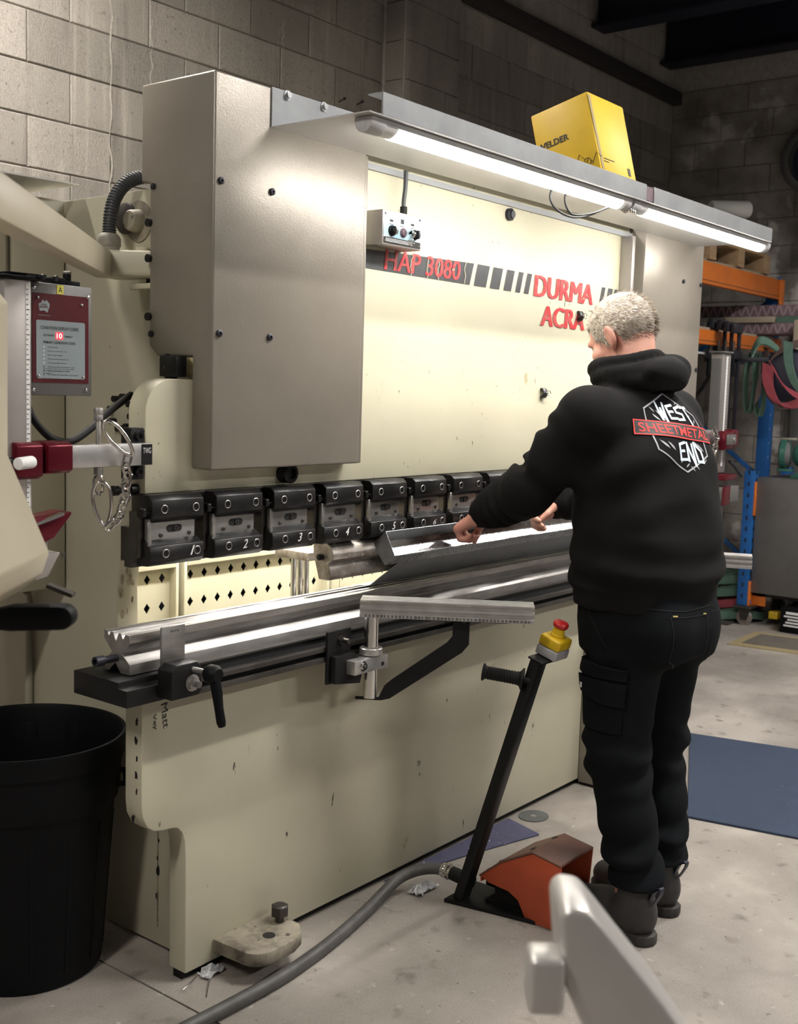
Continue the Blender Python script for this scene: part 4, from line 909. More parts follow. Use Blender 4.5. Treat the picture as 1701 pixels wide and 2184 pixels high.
hp += [(.096+.018*math.sin(a), 1.148+.018*math.cos(a)) for a in [math.pi*i/8 for i in range(9)]]
hp += [(.02, 1.126), (-.03, 1.130)]
n = len(hp); vs = [hb_+u*s+v*d+Vector((0, 0, z)) for d in (0, .035) for s, z in hp]
MB().add(vs, [tuple(range(n)), tuple(range(2*n-1, n-1, -1))]+[(i, i+n, (i+1) % n+n, (i+1) % n) for i in range(n)]).build('handle', 'black_plastic', t, .004)
MB().beam(Vector((0.985, 1.53, 1.178))+u*.045+v*.05, Vector((0.985, 1.53, 1.163))+u*.085+v*.05, .02, .006).build('handle_bracket', 'steel_dark', t)
MB().cyl(Vector((.79, 1.5, 1.55)), Vector((.79, 1.5, 1.76)), .025, n=16).build('mounting_tube', 'pendant_cream', t)
# switch cabinet on the machine's side, loose sheet on top, conduit
t = thing('switch_cabinet', (1.5, 2.8, .93), 'cream switch cabinet with two doors at the left edge', 'cabinet')
MB().box(1.05, 1.897, 2.685, 3.0, .93, 1.972).build('body', 'cream_old', t, .003)
for a, b in ((1.06, 1.716), (1.736, 1.893)): MB().box(a, b, 2.665, 2.684, .927, 1.978).build('door', 'cream_old', t, .003)
tag(MB().prism([(1.3, 2.004), (1.893, 2.014), (1.893, 2.0175), (1.3, 2.0075)], 'y', 2.60, 2.98).build('loose_sheet', 'tabletop_white'), 'white edged sheet lying on top of the switch cabinet', 'sheet')
o = MB().box(1.32, 1.70, 2.70, 2.95, 1.972, 2.0040); tag(o.build('sheet_packer', 'wood_dark'), 'dark packer under the white sheet on the cabinet', 'packer')
tag(MB().tube(spline([(1.86, 2.80, .90), (1.884, 2.825, .86), (1.886, 2.83, .80), (1.886, 2.83, .55), (1.886, 2.83, .0)], 6), .011, 12).build('conduit', 'conduit_beige'), 'thin beige conduit running down behind the black bin', 'conduit')

# ================================================================== black bin
bc = Vector((1.637, 2.475, 0)); t = thing('rubbish_bin', bc, 'large round black plastic bin in the lower left corner', 'bin')
prof = [(0, .182), (.004, .188), (.02, .190), (.44, .222), (.445, .231), (.452, .233), (.555, .240), (.557, .247), (.590, .249), (.604, .252), (.612, .250), (.612, .243), (.60, .238), (.45, .222), (.03, .182), (.025, .02)]
MB().lathe(bc, UZ, prof, 64).build('tub', 'black_plastic', t)
for k in range(14):
    a = 2*math.pi*k/14+.15
    dd = Vector((math.cos(a), math.sin(a), 0))
    MB().beam(bc+dd*.1915+Vector((0, 0, .04)), bc+dd*.2185+Vector((0, 0, .40)), .012, .004, up=dd).build('rib', 'black_plastic', t, .001, seg=1)
for a in (math.radians(-38), math.radians(142), math.radians(100)):
    dd = Vector((math.cos(a), math.sin(a), 0)); sd = Vector((-dd.y, dd.x, 0))
    p = bc+dd*.228+Vector((0, 0, .478))
    if a < 1.8: MB().tube([p-sd*.055, p-sd*.05+dd*.022, p+sd*.05+dd*.022, p+sd*.055], .008, 8).build('handle', 'black_plastic', t)
for a in (math.radians(52), math.radians(25)):
    dd = Vector((math.cos(a), math.sin(a), 0)); sd = Vector((-dd.y, dd.x, 0))
    MB().beam(bc+dd*.226+Vector((0, 0, .35)), bc+dd*.236+Vector((0, 0, .565)), .035, .010, up=dd).build('inner_rib', 'black_plastic', t, .003)

# ================================================================== foot pedal stand
t = thing('foot_pedal', (2.72, 1.70, 0), 'orange hooded foot pedal with leaning black post and emergency stop', 'foot pedal')
MB().prism([(2.635, 1.862), (2.80, 1.862), (2.80, 1.58), (2.69, 1.58), (2.675, 1.66)], 'z', .0, .012).build('base_plate', 'black_paint', t, .002)
p0, p1 = Vector((2.672, 1.826, .012)), Vector((2.672, 1.596, .768))
dp = (p1-p0).normalized(); nrm = UX.cross(dp)
MB().beam(p0, p1, .046, .030, up=(0, 1, 0)).build('post', 'black_paint', t, .002)
tp = p1
pt = MB(); pt.obox(tp+Vector((.036, -.004, .004)), UX, nrm, dp, (.062, .024, .003)); pt.build('top_plate', 'black_paint', t, .001)
def ob(c, h, nm, mt, bev): o = MB(); o.obox(c, UX, nrm, dp, h); return o.build(nm, mt, t, bev, seg=3)
ec = tp+Vector((.050, -.006, .0))
ob(ec+dp*.022, (.035, .034, .014), 'switch_base', 'estop_grey', .004)
ob(ec+dp*.052, (.035, .034, .016), 'switch_cover', 'yellow', .007)
es = MB(); es.lathe(ec+dp*.068, dp, [(0, .020), (.006, .020), (.008, .017), (.024, .016), (.026, .018)], 20); es.build('switch_collar', 'yellow', t)
es = MB(); es.lathe(ec+dp*.094, dp, [(0, .016), (.004, .021), (.012, .0225), (.017, .019), (.019, .010)], 22); es.build('emergency_button', 'estop_red', t)
# ribbed handle
h0 = p1+Vector((-.022, .020, -.055)); hd = Vector((-.42, .88, .10)).normalized()
ho_ = MB(); ho_.cyl(h0-hd*.01, h0+hd*.03, .009, n=12); ho_.build('handle_rod', 'black_paint', t)
pf = [(.0, .031), (.004, .031), (.009, .022), (.014, .019)]
for k in range(11): pf += [(.018+.0078*k, .0195), (.022+.0078*k, .0172)]
pf += [(.106, .019), (.110, .0245), (.114, .0245)]
MB().lathe(h0+hd*.012, hd, pf, 24).build('handle_grip', 'black_rubber', t)
# orange hood: sloping shell open towards the operator
xl, xr = 2.690, 2.872
side = [(1.778, .075), (1.757, .108), (1.690, .165), (1.560, .232), (1.485, .240), (1.485, .232)]
hood_side = [(1.772, .092), (1.70, .150), (1.600, .205), (1.505, .190), (1.518, .003), (1.612, .003), (1.642, .055), (1.675, .072), (1.745, .078)]
for x in (xl, xr-.004): MB().prism(hood_side, 'x', x, x+.004).build('hood_side', 'pedal_orange', t, .001)
top = [(1.774, .088), (1.70, .1515), (1.600, .2065), (1.505, .192)]
hood_top = MB().prism(top+[(y+.003, z+.005) for y, z in top[::-1]], 'x', xl-.002, xr+.002).build('hood_top', 'pedal_top', t, .001)
MB().box(xl, xr, 1.768, 1.772, .075, .092).build('hood_back', 'pedal_orange', t)
for yy, zz, x in ((1.625, .1975, 2.735), (1.61, .206, 2.83), (1.715, .143, 2.712)): 
    n_ = Vector((0, .48, .87)).normalized()
    MB().lathe((x, yy, zz+.0035), n_, [(0, .010), (.0012, .009)], 14).build('rivet_hole', 'ink_black', hood_top)
MB().prism([(1.74, .02), (1.60, .02), (1.60, .045), (1.74, .075)], 'x', xl+.03, xr-.03).build('pedal_tread', 'black_rubber', t)
MB().box(2.70, 2.86, 1.59, 1.76, .0121, .02).build('pedal_base', 'black_paint', t)
MB().box(2.76, 2.80, 1.74, 1.80, .03, .08).build('terminal_block', 'black_plastic', t, .004)
# flexible conduit
hz = [(2.69, 1.80, .062), (2.69, 1.85, .068), (2.688, 1.90, .070), (2.678, 1.945, .066), (2.650, 1.985, .055), (2.60, 2.005, .042), (2.52, 2.00, .024), (2.44, 1.98, .019), (2.30, 1.945, .018), (2.15, 1.915, .018), (1.98, 1.895, .018), (1.80, 1.895, .018), (1.62, 1.90, .018), (1.40, 1.90, .018), (1.1, 1.85, .018)]
t = thing('flexible_conduit', (2.0, 1.9, 0), 'thick dark conduit snaking over the floor from the foot pedal', 'hose')
MB().tube(spline(hz, 8), .0175, 14).build('hose', 'flex_conduit', t)
mb = MB(); mb.lathe((2.689, 1.872, .069), (0, 1, .02), [(0, .020), (.012, .020), (.012, .024), (.022, .024), (.022, .020), (.026, .022), (.034, .022), (.036, .018)], 14); mb.build('hose_fitting', 'chrome', t)
MB().cyl((2.69, 1.80, .062), (2.689, 1.874, .069), .021, n=14).build('hose_sleeve', 'black_rubber', t)

# ================================================================== on the floor
def flat(poly, z1, nm, mt, label, cat, grp=None):
    return tag(MB().prism(poly, 'z', .0004, z1).build(nm, mt, None, .002, seg=1), label, cat, grp)
fm = flat([(2.62, 2.079), (3.318, 2.079), (3.268, 1.919), (2.985, 1.996)], .007, 'floor_mat', 'mat_purple', 'small purple-blue carpet offcut against the machine foot', 'mat')
flat([(4.737, 2.032), (3.770, 1.608), (3.98, .55), (5.05, .75)], .009, 'floor_mat', 'mat_blue', 'big blue carpet mat on the concrete to the man\'s right', 'mat')
t = thing('door_mat', (7.0, 2.4, 0), 'brown mat with straw border near the caster trolley', 'mat')
MB().prism([(6.68, 2.66), (7.17, 2.67), (7.3, 1.6), (6.8, 1.6)], 'z', .0003, .006).build('border', 'mat_border', t)
MB().prism([(6.77, 2.60), (7.11, 2.61), (7.24, 1.66), (6.89, 1.66)], 'z', .006, .009).build('pile', 'mat_brown', t)
t = thing('sanding_disc', (3.405, 2.028, 0), 'grey sanding disc with star hole lying at the machine foot', 'disc')
dsc = []
for i in range(40):
    a = 2*math.pi*i/40; dsc.append((3.405+.058*math.cos(a), 2.028+.052*math.sin(a)))
st = [(3.405+(.016 if i % 2 == 0 else .006)*math.cos(math.pi*i/5+.3), 2.028+(.016 if i % 2 == 0 else .006)*math.sin(math.pi*i/5+.3)) for i in range(10)]
MB().prism(dsc, 'z', .0005, .003).build('disc', 'disc_grey', t)
MB().add([(x, y, .0032) for x, y in st], [tuple(range(10))]).build('star_hole', 'concrete', t, smooth=False)
def crumple(c, r, label, n=6):
    c = Vector(c); mb = MB(); N = 9; vs = []; fs = []
    for i in range(N):
        for j in range(N):
            x, y = (i/(N-1)-.5)*2, (j/(N-1)-.5)*2
            vs.append(c+Vector((x*r[0]*random.uniform(.8, 1.1), y*r[1]*random.uniform(.75, 1.15), random.uniform(.001, r[2])*(1.1-.6*max(abs(x), abs(y))))))
    for i in range(N-1):
        for j in range(N-1): fs.append((i*N+j, (i+1)*N+j, (i+1)*N+j+1, i*N+j+1))
    return tag(mb.add(vs, fs).build('plastic_scrap', 'plastic_film', None, smooth=False), label, 'scrap', 'crumpled plastic scraps')
crumple((2.655, 1.952, .0), (.05, .022, .034), 'crumpled clear plastic scrap beside the conduit fitting')
crumple((1.905, 2.065, .0), (.035, .022, .03), 'crumpled plastic scrap tucked under the foot bracket')
for i, (a, b) in enumerate((((1.80, 2.055, .002), (1.862, 2.075, .004)), ((1.815, 1.985, .002), (1.88, 2.045, .005)))):
    tag(MB().cyl(a, b, .0014, n=6).build('wire_offcut', 'steel_bright'), ['thin wire offcut lying nearer the bin', 'thin wire offcut lying below the table leg'][i], 'offcut', 'wire offcuts at the table leg')
mb = MB()
for k in range(90):
    if k < 50: x, y, z = random.gauss(3.17, .05), random.gauss(1.99, .03), .0075
    else:
        q = random.random(); x, y, z = 2.70+.55*q, 2.07-.12*q*random.random(), .0075
    a = random.uniform(0, 6.28); l = random.uniform(.003, .009)
    mb.beam((x, y, z), (x+l*math.cos(a), y+l*math.sin(a), z+random.uniform(0, .003)), .0012, .0012)
tag(mb.build('metal_shavings', 'steel_bright', None, smooth=False), 'bright metal shavings sprinkled on the purple carpet offcut', 'shavings', kind='stuff')

# ================================================================== foreground bracket, close to the lens
t = thing('folding_bracket', (0.9, .42, .75), 'blurred silver bracket with square lug at the bottom right', 'bracket')
o_ = Vector((0.848, 0.473, -.030)); uu = Vector((.62, -.78, 0)).normalized(); vv = Vector((.78, .62, 0)).normalized()
ol = [(.0, 1.070), (.004, 1.079), (.012, 1.083), (.024, 1.080), (.040, 1.064)]
ol = [(0.0, 1.066)]+[(.012-.012*math.cos(a), 1.068+.012*math.sin(a)) for a in [math.pi/2*i/5 for i in range(1, 6)]]+[(.026, 1.078), (.040, 1.062), (.095, .995), (.16, .905), (.42, .56), (.36, .50), (.045, .925), (.006, 1.01)]
n = len(ol); vs = [o_+uu*s+vv*d+Vector((0, 0, z)) for d in (0, .080) for s, z in ol]
MB().add(vs, [tuple(range(n)), tuple(range(2*n-1, n-1, -1))]+[(i, i+n, (i+1) % n+n, (i+1) % n) for i in range(n)]).build('arm', 'bracket_silver', t, .006, seg=3)
mb = MB(); mb.obox(o_-uu*.010+vv*.012+Vector((0, 0, 1.010)), uu, vv, UZ, (.016, .02, .026)); mb.build('lug', 'bracket_silver', t, .006, seg=3)
# ================================================================== far right: shelving
RX, RY = 8.0, 3.0
t = thing('pallet_rack', (6.6, 3.4, 0), 'tall pallet rack with blue uprights and orange beams behind the machine', 'rack')
def upright(x, y, nm='upright'):
    o = MB().prism([(x-.045, y-.04), (x+.045, y-.04), (x+.045, y+.04), (x+.03, y+.04), (x+.03, y-.025), (x-.03, y-.025), (x-.03, y+.04), (x-.045, y+.04)], 'z', 0, 2.36).build(nm, 'rack_blue', t, .003)
    for k in range(20):
        z = .3+.1*k
        for dx in (-.018, .018): MB().lathe((x+dx, y-.0402, z), NY, [(0, .006), (.0005, .006)], 6).build('slot', 'ink_white' if dx < 0 and k > 7 else 'ink_black', o, smooth=False)
    return o
for x in (5.25, RX):
    for y in (RY, 3.9): upright(x, y)
    for z0, z1 in ((.30, .95), (1.60, .95), (1.60, 2.2)):
        MB().beam((x, RY+.02, z1 if z0 > 1 else z0), (x, 3.88, z0 if z0 > 1 else z1), .03, .03).build('brace', 'rack_blue', t, .002)
for zt, zb in ((2.335, 2.20), (1.925, 1.835)):
    for y in (RY-.045, 3.9):
        b_ = MB().prism([(y-.02, zb), (y+.02, zb), (y+.02, zt-.03), (y+.005, zt-.03), (y+.005, zt), (y-.02, zt)], 'x', 5.30, RX-.05).build('beam', 'rack_orange', t, .003)
        MB().box(5.30, RX-.05, y-.0205, y-.020, zb+.02, zb+.024).build('groove', 'wood_dark', b_)
        for x in (5.28, RX-.035): MB().box(x-.04, x+.045, y-.028, y-.020, zb-.10, zt+.005).build('beam_connector', 'rack_orange', t, .003)
    MB().box(5.30, RX-.05, RY-.04, 3.9, zt, zt+.018).build('deck', 'chipboard', t)
# pallet on top and what stands on it
def pallet(x0, y0, z, label):
    t = thing('wooden_pallet', (x0+.5, y0+.5, z), label, 'pallet')
    for k in range(5): MB().box(x0, x0+1.0, y0+.225*k, y0+.225*k+.10, z+.108, z+.126).build('top_plank', 'pallet_wood', t, .002)
    for k in range(3):
        x = x0+.45*k
        MB().box(x, x+.1, y0, y0+1.0, z+.09, z+.108).build('stringer', 'pallet_wood', t, .002)
        MB().box(x, x+.1, y0, y0+1.0, z, z+.018).build('bottom_plank', 'pallet_wood', t, .002)
        for j in range(3): MB().box(x, x+.1, y0+.43*j, y0+.43*j+.14, z+.018, z+.09).build('block', 'pallet_wood', t, .002)
pallet(6.74, RY-.06, 2.354, 'wooden pallet lying on the top orange beam')
for i, (x0, x1, y0, y1, h, mt) in enumerate(((6.78, 7.12, 2.96, 3.4, .19, 'carton_white'), (7.14, 7.34, 2.98, 3.4, .15, 'plastic_film'))):
    t = thing('carton', (x0, y0, 2.48), ['white carton standing on the pallet under the lamp', 'shiny wrapped carton on the pallet, right of the white one'][i], 'carton', 'cartons on the pallet')
    MB().box(x0, x1, y0, y1, 2.4805, 2.4805+h).build('body', mt, t, .004)
    MB().box(x0+.01, x1-.01, (y0+y1)/2-.025, (y0+y1)/2+.025, 2.4806+h, 2.4812+h).build('tape', 'chipboard', t)
t = thing('white_roll', (7.2, 3.0, 2.7), 'white tube roll lying high on the rack, its round end facing us', 'roll')
MB().lathe((7.36, 2.965, 2.735), (-.78, .62, -.05), [(0, .052), (.01, .056), (.26, .056), (.27, .05)], 28).build('roll', 'carton_white', t)
MB().lathe((7.362, 2.963, 2.735), (.78, -.62, .05), [(0, .046), (.004, .046), (.012, .03)], 24).build('end_cap', 'tabletop_white', t)
MB().box(6.9, 7.3, 2.99, 3.3, 2.6706, 2.679).build('carrier_board', 'chipboard', t)
# patterned wrapped planks on the second level
for i, (z0, z1, y0, x0, lab_) in enumerate(((2.062, 2.142, 2.3, 7.66, 'upper plank wrapped in purple zigzag paper on the rack'), (1.944, 2.020, 2.665, 7.62, 'lower plank wrapped in purple zigzag paper, its end in view'))):
    t = thing('wrapped_plank', (x0, 3.0, z0), lab_, 'plank', 'wrapped planks on the rack')
    bd = MB().box(x0, x0+.24, y0, 3.88, z0, z1).build('plank', 'wrap_purple', t, .004)
    for k in range(26):
        y = y0+.03+.058*k
        if y > 3.8: break
        for q, (a, b) in enumerate((((y, z0+.006), (y+.024, z1-.006)), ((y+.030, z1-.006), (y+.054, z0+.006)))):
            MB().add([(x0-.0008, a[0], a[1]), (x0-.0008, a[0]+.012, a[1]), (x0-.0008, b[0]+.012, b[1]), (x0-.0008, b[0], b[1])], [(0, 1, 2, 3)]).build('zigzag_print', 'wrap_chevron', bd, smooth=False)
t = tag(MB().box(7.60, 7.86, 2.84, 3.3, 2.0215, 2.061).build('flat_carton', 'chipboard', None, .003), 'flat buff carton squeezed between the two wrapped planks', 'carton')
o = MB(); o.ribbon([(7.63, 2.30, 2.042), (7.63, 2.83, 2.042)], (0, 0, .038), .012); tag(o.build('flat_sling', 'strap_green'), 'flat green sling lying between the wrapped planks', 'sling')
tag(MB().box(7.50, 7.62, 2.6, 2.665, 1.62, 2.03).build('buff_board', 'chipboard', None, .003), 'upright buff board end at the right edge below the planks', 'board')
tag(MB().obox((7.0, 3.2, 1.985), (.9, .1, .12), (-.1, 1, 0), (-.12, 0, .9), (.25, .2, .02)).build('loose_board', 'wood_dark', None, .003), 'dark loose board resting on the lower shelf', 'board')
# F-clamps hanging from a bracket
hb_ = thing('hanging_bar', (7.0, 2.9, 1.74), 'dark horizontal bracket carrying the bar clamps and slings', 'bracket')
MB().box(6.97, 7.0, 2.62, 3.04, 1.735, 1.765).build('bar', 'clamp_dark', hb_, .003)
MB().box(6.97, 7.62, 2.93, 2.955, 1.735, 1.765).build('side_bar', 'clamp_dark', hb_, .003)
for i, y in enumerate((2.955, 2.905, 2.855, 2.81)):
    L_ = ('F-clamp hanging nearest the machine, leftmost of four', 'second dark F-clamp from the left on the bracket', 'third dark F-clamp from the left on the bracket', 'rightmost dark F-clamp beside the green sling')[i]
    t = thing('bar_clamp', (6.95, y, 1.2), L_, 'clamp', 'bar clamps hanging from the bracket'); x = 6.945+.012*(i % 2); zt = 2.0-.01*i; zb = 1.22+.05*(i % 3)
    MB().box(x-.005, x+.005, y-.012, y+.012, zb, zt).build('bar', 'clamp_dark', t, .001)
    MB().prism([(y-.018, zt), (y+.018, zt), (y+.018, zt-.06), (y-.018, zt-.06)], 'x', x-.10, x+.015).build('fixed_jaw', 'clamp_dark', t, .004)
    MB().prism([(y-.020, 1.80), (y+.020, 1.80), (y+.02, 1.75), (y-.02, 1.75)], 'x', x-.10, x+.015).build('sliding_jaw', 'clamp_dark', t, .004)
    MB().cyl((x-.085, y, 1.64), (x-.085, y, 1.86), .008, n=10).build('spindle', 'steel_dark', t)
    MB().cyl((x-.085, y, 1.64), (x-.085, y, 1.75), .016, n=12).build('handle', 'black_plastic', t)
# hanging slings: flat loops over the bracket
def sling(x, ya, yb, zt, zb, w_, mt, label, tilt=0, nm='lifting_sling', xw=0.0):
    pts = []
    N = 26
    for i in range(N+1):
        a = 2*math.pi*i/N
        yy = (ya+yb)/2+(yb-ya)/2*math.cos(a); zz = (zt+zb)/2+(zt-zb)/2*math.sin(a)
        yy += tilt*(zz-(zt+zb)/2)
        pts.append((x+xw*math.sin(a), yy, zz))
    return tag(MB().ribbon(pts, (w_, 0, 0.0), .010).build(nm, mt), label, 'sling', 'lifting slings hanging on the rack')
sling(7.08, 2.80, 2.74, 1.80, 1.42, .07, 'strap_green', 'narrow green sling loop hanging left of the big bundle')
sling(7.10, 2.745, 2.685, 1.79, 1.40, .07, 'strap_green', 'second green sling loop touching the dark brown strap', .05)
def band(pts, wv, mt, label): return tag(MB().ribbon(spline(pts, 7), wv, .010).build('lifting_sling', mt), label, 'sling', 'lifting slings hanging on the rack')
wv = (.02, .052, .052)
band([(7.12, 2.70, 1.83), (7.05, 2.66, 1.78), (7.02, 2.65, 1.66), (7.03, 2.62, 1.52), (7.06, 2.56, 1.46), (7.1, 2.50, 1.50)], (.05, .05, .02), 'strap_brown', 'brown sling at the back of the bundle')
band([(7.0, 2.685, 1.50), (6.99, 2.67, 1.64), (6.99, 2.62, 1.74), (6.99, 2.55, 1.81), (7.0, 2.46, 1.85), (7.02, 2.38, 1.86)], (0, .035, -.06), 'strap_brown', 'brown sling crossing diagonally over the bundle')
band([(6.97, 2.62, 1.72), (6.965, 2.61, 1.60), (6.97, 2.56, 1.50), (6.98, 2.49, 1.47), (7.0, 2.40, 1.50)], (0, .07, .03), 'strap_red', 'wide red sling curving under the bundle')
band([(6.95, 2.59, 1.72), (6.95, 2.53, 1.62), (6.955, 2.47, 1.56), (6.96, 2.39, 1.52)], (0, .04, .055), 'strap_red', 'narrower red sling falling to the lower right of the bundle')
band([(6.96, 2.50, 1.86), (6.955, 2.49, 1.74), (6.96, 2.45, 1.62), (6.97, 2.40, 1.55)], (0, .055, .015), 'strap_green', 'pale green sling falling over the right of the bundle')
band([(7.0, 2.74, 1.79), (7.03, 2.71, 1.865), (7.06, 2.66, 1.86), (7.08, 2.60, 1.81)], (.06, .03, .05), 'strap_green', 'folded green sling end on top of the bundle')
t = thing('sling_drum', (7.2, 2.52, 1.65), 'dark blue drum filling the middle of the sling bundle', 'drum')
MB().lathe((7.05, 2.52, 1.66), (-1, -.1, 0), [(0, .02), (.01, .155), (.02, .165), (.05, .12), (.055, .05)], 28).build('drum', 'steel_navy', t)
MB().cyl((7.05, 2.52, 1.66), (7.3, 2.52, 1.66), .03, n=14).build('axle', 'clamp_dark', t)
# trolley with blue rack posts and grey side panel
t = thing('caster_trolley', (7.5, 2.5, 0), 'grey cabinet trolley on casters with slotted blue corner post', 'trolley')
def tpost(x0, x1, y0, y1, z0, z1):
    o = MB().box(x0, x1, y0, y1, z0, z1).build('post', 'rack_blue', t, .004)
    for k in range(12):
        z = z0+.05+.075*k
        MB().box(x0-.0006, x0, (y0+y1)/2-.006, (y0+y1)/2+.006, z, z+.028).build('slot', 'ink_black', o, smooth=False)
        MB().box((x0+x1)/2-.012, (x0+x1)/2+.012, y0-.0006, y0, z, z+.028).build('slot', 'ink_black', o, smooth=False)
    return o
tpost(7.33, 7.41, 2.80, 2.87, .135, 1.035); tpost(8.0, 8.08, 2.80, 2.87, .135, 1.035); tpost(7.33, 7.41, 1.95, 2.02, .135, .99)
for z0, z1 in ((.74, .965), (.135, .30)):
    o = MB(); o.box(7.335, 7.405, 2.790, 2.7992, z0, z1); o.box(7.40, 7.412, 2.70, 2.799, z0, z1); o.build('orange_bracket', 'rack_orange', t, .002)
    MB().lathe((7.37, 2.79, (z0+z1)/2+.02), NY, [(0, .012), (.008, .012)], 6).build('bracket_bolt', 'steel', t)
    for dz in (.05, -.06): MB().box(7.36, 7.38, 2.7896, 2.7904, (z0+z1)/2+dz-.014, (z0+z1)/2+dz+.014).build('slot', 'rack_blue', t, smooth=False)
MB().box(7.36, 7.372, 1.9, 2.792, .225, .995).build('side_panel', 'grey_sheet', t, .003)
MB().box(7.372, 8.05, 1.9, 2.79, .965, .995).build('top_panel', 'grey_sheet', t, .003)
MB().box(7.40, 8.05, 1.95, 2.80, .20, .235).build('shelf', 'wood_dark', t)
for x, y in ((7.37, 2.82), (8.0, 2.82), (7.42, 1.98)):
    MB().box(x-.06, x+.06, y-.06, y+.06, .118, .134).build('caster_plate', 'steel_dark', t, .002)
    w_ = MB(); w_.lathe((x-.018, y, .052), (1, .25, 0), [(0, .04), (.004, .052), (.032, .052), (.036, .04)], 24); w_.build('wheel', 'conduit_beige' if x > 9 else 'steel_worn', t)
    MB().prism([(y-.045, .12), (y+.045, .12), (y+.02, .035), (y-.02, .035)], 'x', x-.03, x-.022).build('fork', 'steel_dark', t, .001)
# bench grinder
t = thing('bench_grinder', (7.55, 2.5, .995), 'green bench grinder standing on the grey trolley', 'grinder')
MB().prism([(2.40, .9955), (2.62, .9955), (2.60, 1.02), (2.54, 1.05), (2.46, 1.05), (2.42, 1.02)], 'x', 7.46, 7.64).build('base', 'grinder_green', t, .004)
MB().lathe((7.55, 2.62, 1.15), (0, -1, 0), [(0, .05), (.02, .075), (.06, .085), (.20, .085), (.24, .075), (.26, .05)], 26).build('motor', 'grinder_green', t)
MB().lathe((7.55, 2.665, 1.15), (-.12, 1, 0), [(0, .105), (.002, .108), (.035, .108), (.037, .10)], 30).build('wheel_guard', 'grinder_green', t)
MB().lathe((7.545, 2.668, 1.15), (-.5, .86, 0), [(0, .088), (.045, .088), (.047, .03), (.05, .03)], 30).build('grindstone', 'grindstone', t)
MB().box(7.50, 7.53, 2.60, 2.70, 1.245, 1.26).build('spark_guard', 'conduit_beige', t, .002)
MB().box(7.44, 7.50, 2.60, 2.70, 1.04, 1.055).build('tool_rest', 'grinder_green', t, .002)
# things under and behind the trolley
t = thing('battery_box', (7.3, 2.48, 0), 'black box with white print under the grey trolley', 'box')
MB().box(7.30, 7.7, 2.2, 2.56, .002, .165).build('case', 'black_plastic', t, .005)
for k in range(5): MB().box(7.2985, 7.2998, 2.24, 2.535-.012*(k % 3), .045+.020*k, .055+.020*k+(.006 if k == 4 else 0)).build('print_line', 'ink_white', t, smooth=False)
tag(MB().beam((7.75, 2.70, .045), (7.45, 2.66, .075), .06, .05).build('yellow_bar', 'yellow', None, .004), 'yellow bar lying in the shade under the trolley', 'bar')
for i, (x, y, z, r, mt, lb) in enumerate(((7.62, 3.02, .27, .17, 'strap_green', 'green sling coil on top of the floor pile behind the man'), (7.6, 3.0, .19, .18, 'strap_green', 'green sling coil in the middle of the floor pile'), (7.6, 2.97, .115, .15, 'strap_red', 'dull red sling coil in the floor pile'), (7.55, 2.99, .04, .19, 'strap_green', 'green sling coil lowest in the floor pile'))):
    pts = [(x+r*math.cos(a), y+r*1.1*math.sin(a), z+.02*math.sin(2*a)) for a in [2*math.pi*k/28 for k in range(29)]]
    o = MB().ribbon(pts, (0, 0, .055), .03); o.ribbon([(p[0]*.7+x*.3, p[1]*.7+y*.3, p[2]+.01) for p in pts], (0, 0, .05), .03)
    tag(o.build('sling_coil', mt), lb, 'sling', 'sling coils piled on the floor')
tag(MB().box(7.25, 7.9, 2.89, 3.16, .001, .012).build('board_on_floor', 'wood_dark'), 'dark board on the floor under the sling coils', 'board')
# round duct and distribution panel on the far wall
t = thing('round_duct', (8.35, 2.85, 3.2), 'round dark duct opening high on the far wall', 'duct')
MB().lathe((XW-.009, 2.86, 3.22), NX, [(0, .26), (.10, .26), (.11, .24), (.11, .20), (.03, .19)], 32).build('ring', 'alu_dark', t)
MB().lathe((XW-.012, 2.86, 3.22), NX, [(0, .19), (.03, .19)], 32).build('throat', 'roof_dark', t)
t = thing('wall_cabinet', (8.3, 2.7, 2.55), 'pale grey wall cabinet hanging at the right edge', 'cabinet')
MB().box(XW-.16, XW-.009, 2.4, 2.90, 2.52, 2.98).build('body', 'grey_sheet', t, .006)
MB().box(XW-.166, XW-.1605, 2.42, 2.88, 2.54, 2.96).build('door', 'grey_sheet', t, .003)
# light blue tube lamp end and hose between machine and rack
tag(MB().beam((6.6, 3.02, 1.79), (6.95, 3.0, 1.782), .03, .012).build('white_strip', 'carton_white'), 'short white strip under the lower orange beam', 'strip')
tag(MB().tube(spline([(5.05, 2.3, 1.45), (5.04, 2.22, 1.52), (5.02, 2.16, 1.60), (5.0, 2.12, 1.655), (4.98, 2.1, 1.66)], 6), .010, 10).build('sensor_cable', 'black_rubber'), 'black cable bending to the top of the right ruler post', 'cable')
# ------------------------------------------------------------------ right guard arm
t = thing('laser_guard_arm', (4.9, 2.05, 1.2), 'laser guard arm with ruler post right of the man\'s shoulder', 'guard arm', 'laser guard arms')
x0, x1, y0 = 4.905, 4.985, 2.045
ps = MB().box(x0, x1, y0, y0+.06, 1.17, 1.705).build('post', 'alu_mid', t, .003)
MB().box(x0+.030, x0+.048, y0-.0010, y0, 1.20, 1.69).build('ruler_strip', 'ink_white', ps)
for k in range(46): MB().box(x0+.040, x0+.047, y0-.0016, y0-.0010, 1.205+.0105*k, 1.208+.0105*k).build('tick', 'ink_black', ps)
MB().box(x0-.014, x0, y0+.01, y0+.05, 1.17, 1.68).build('side_rail', 'alu_dark', ps)
MB().box(x0-.01, x1+.006, y0-.008, y0+.068, 1.705, 1.713).build('top_cap', 'alu_dark', ps, .001)
red_block(4.86, 4.95, 1.995, 2.04, 1.275, 1.36, t); red_block(4.955, 5.015, 2.0, 2.09, 1.285, 1.365, t)
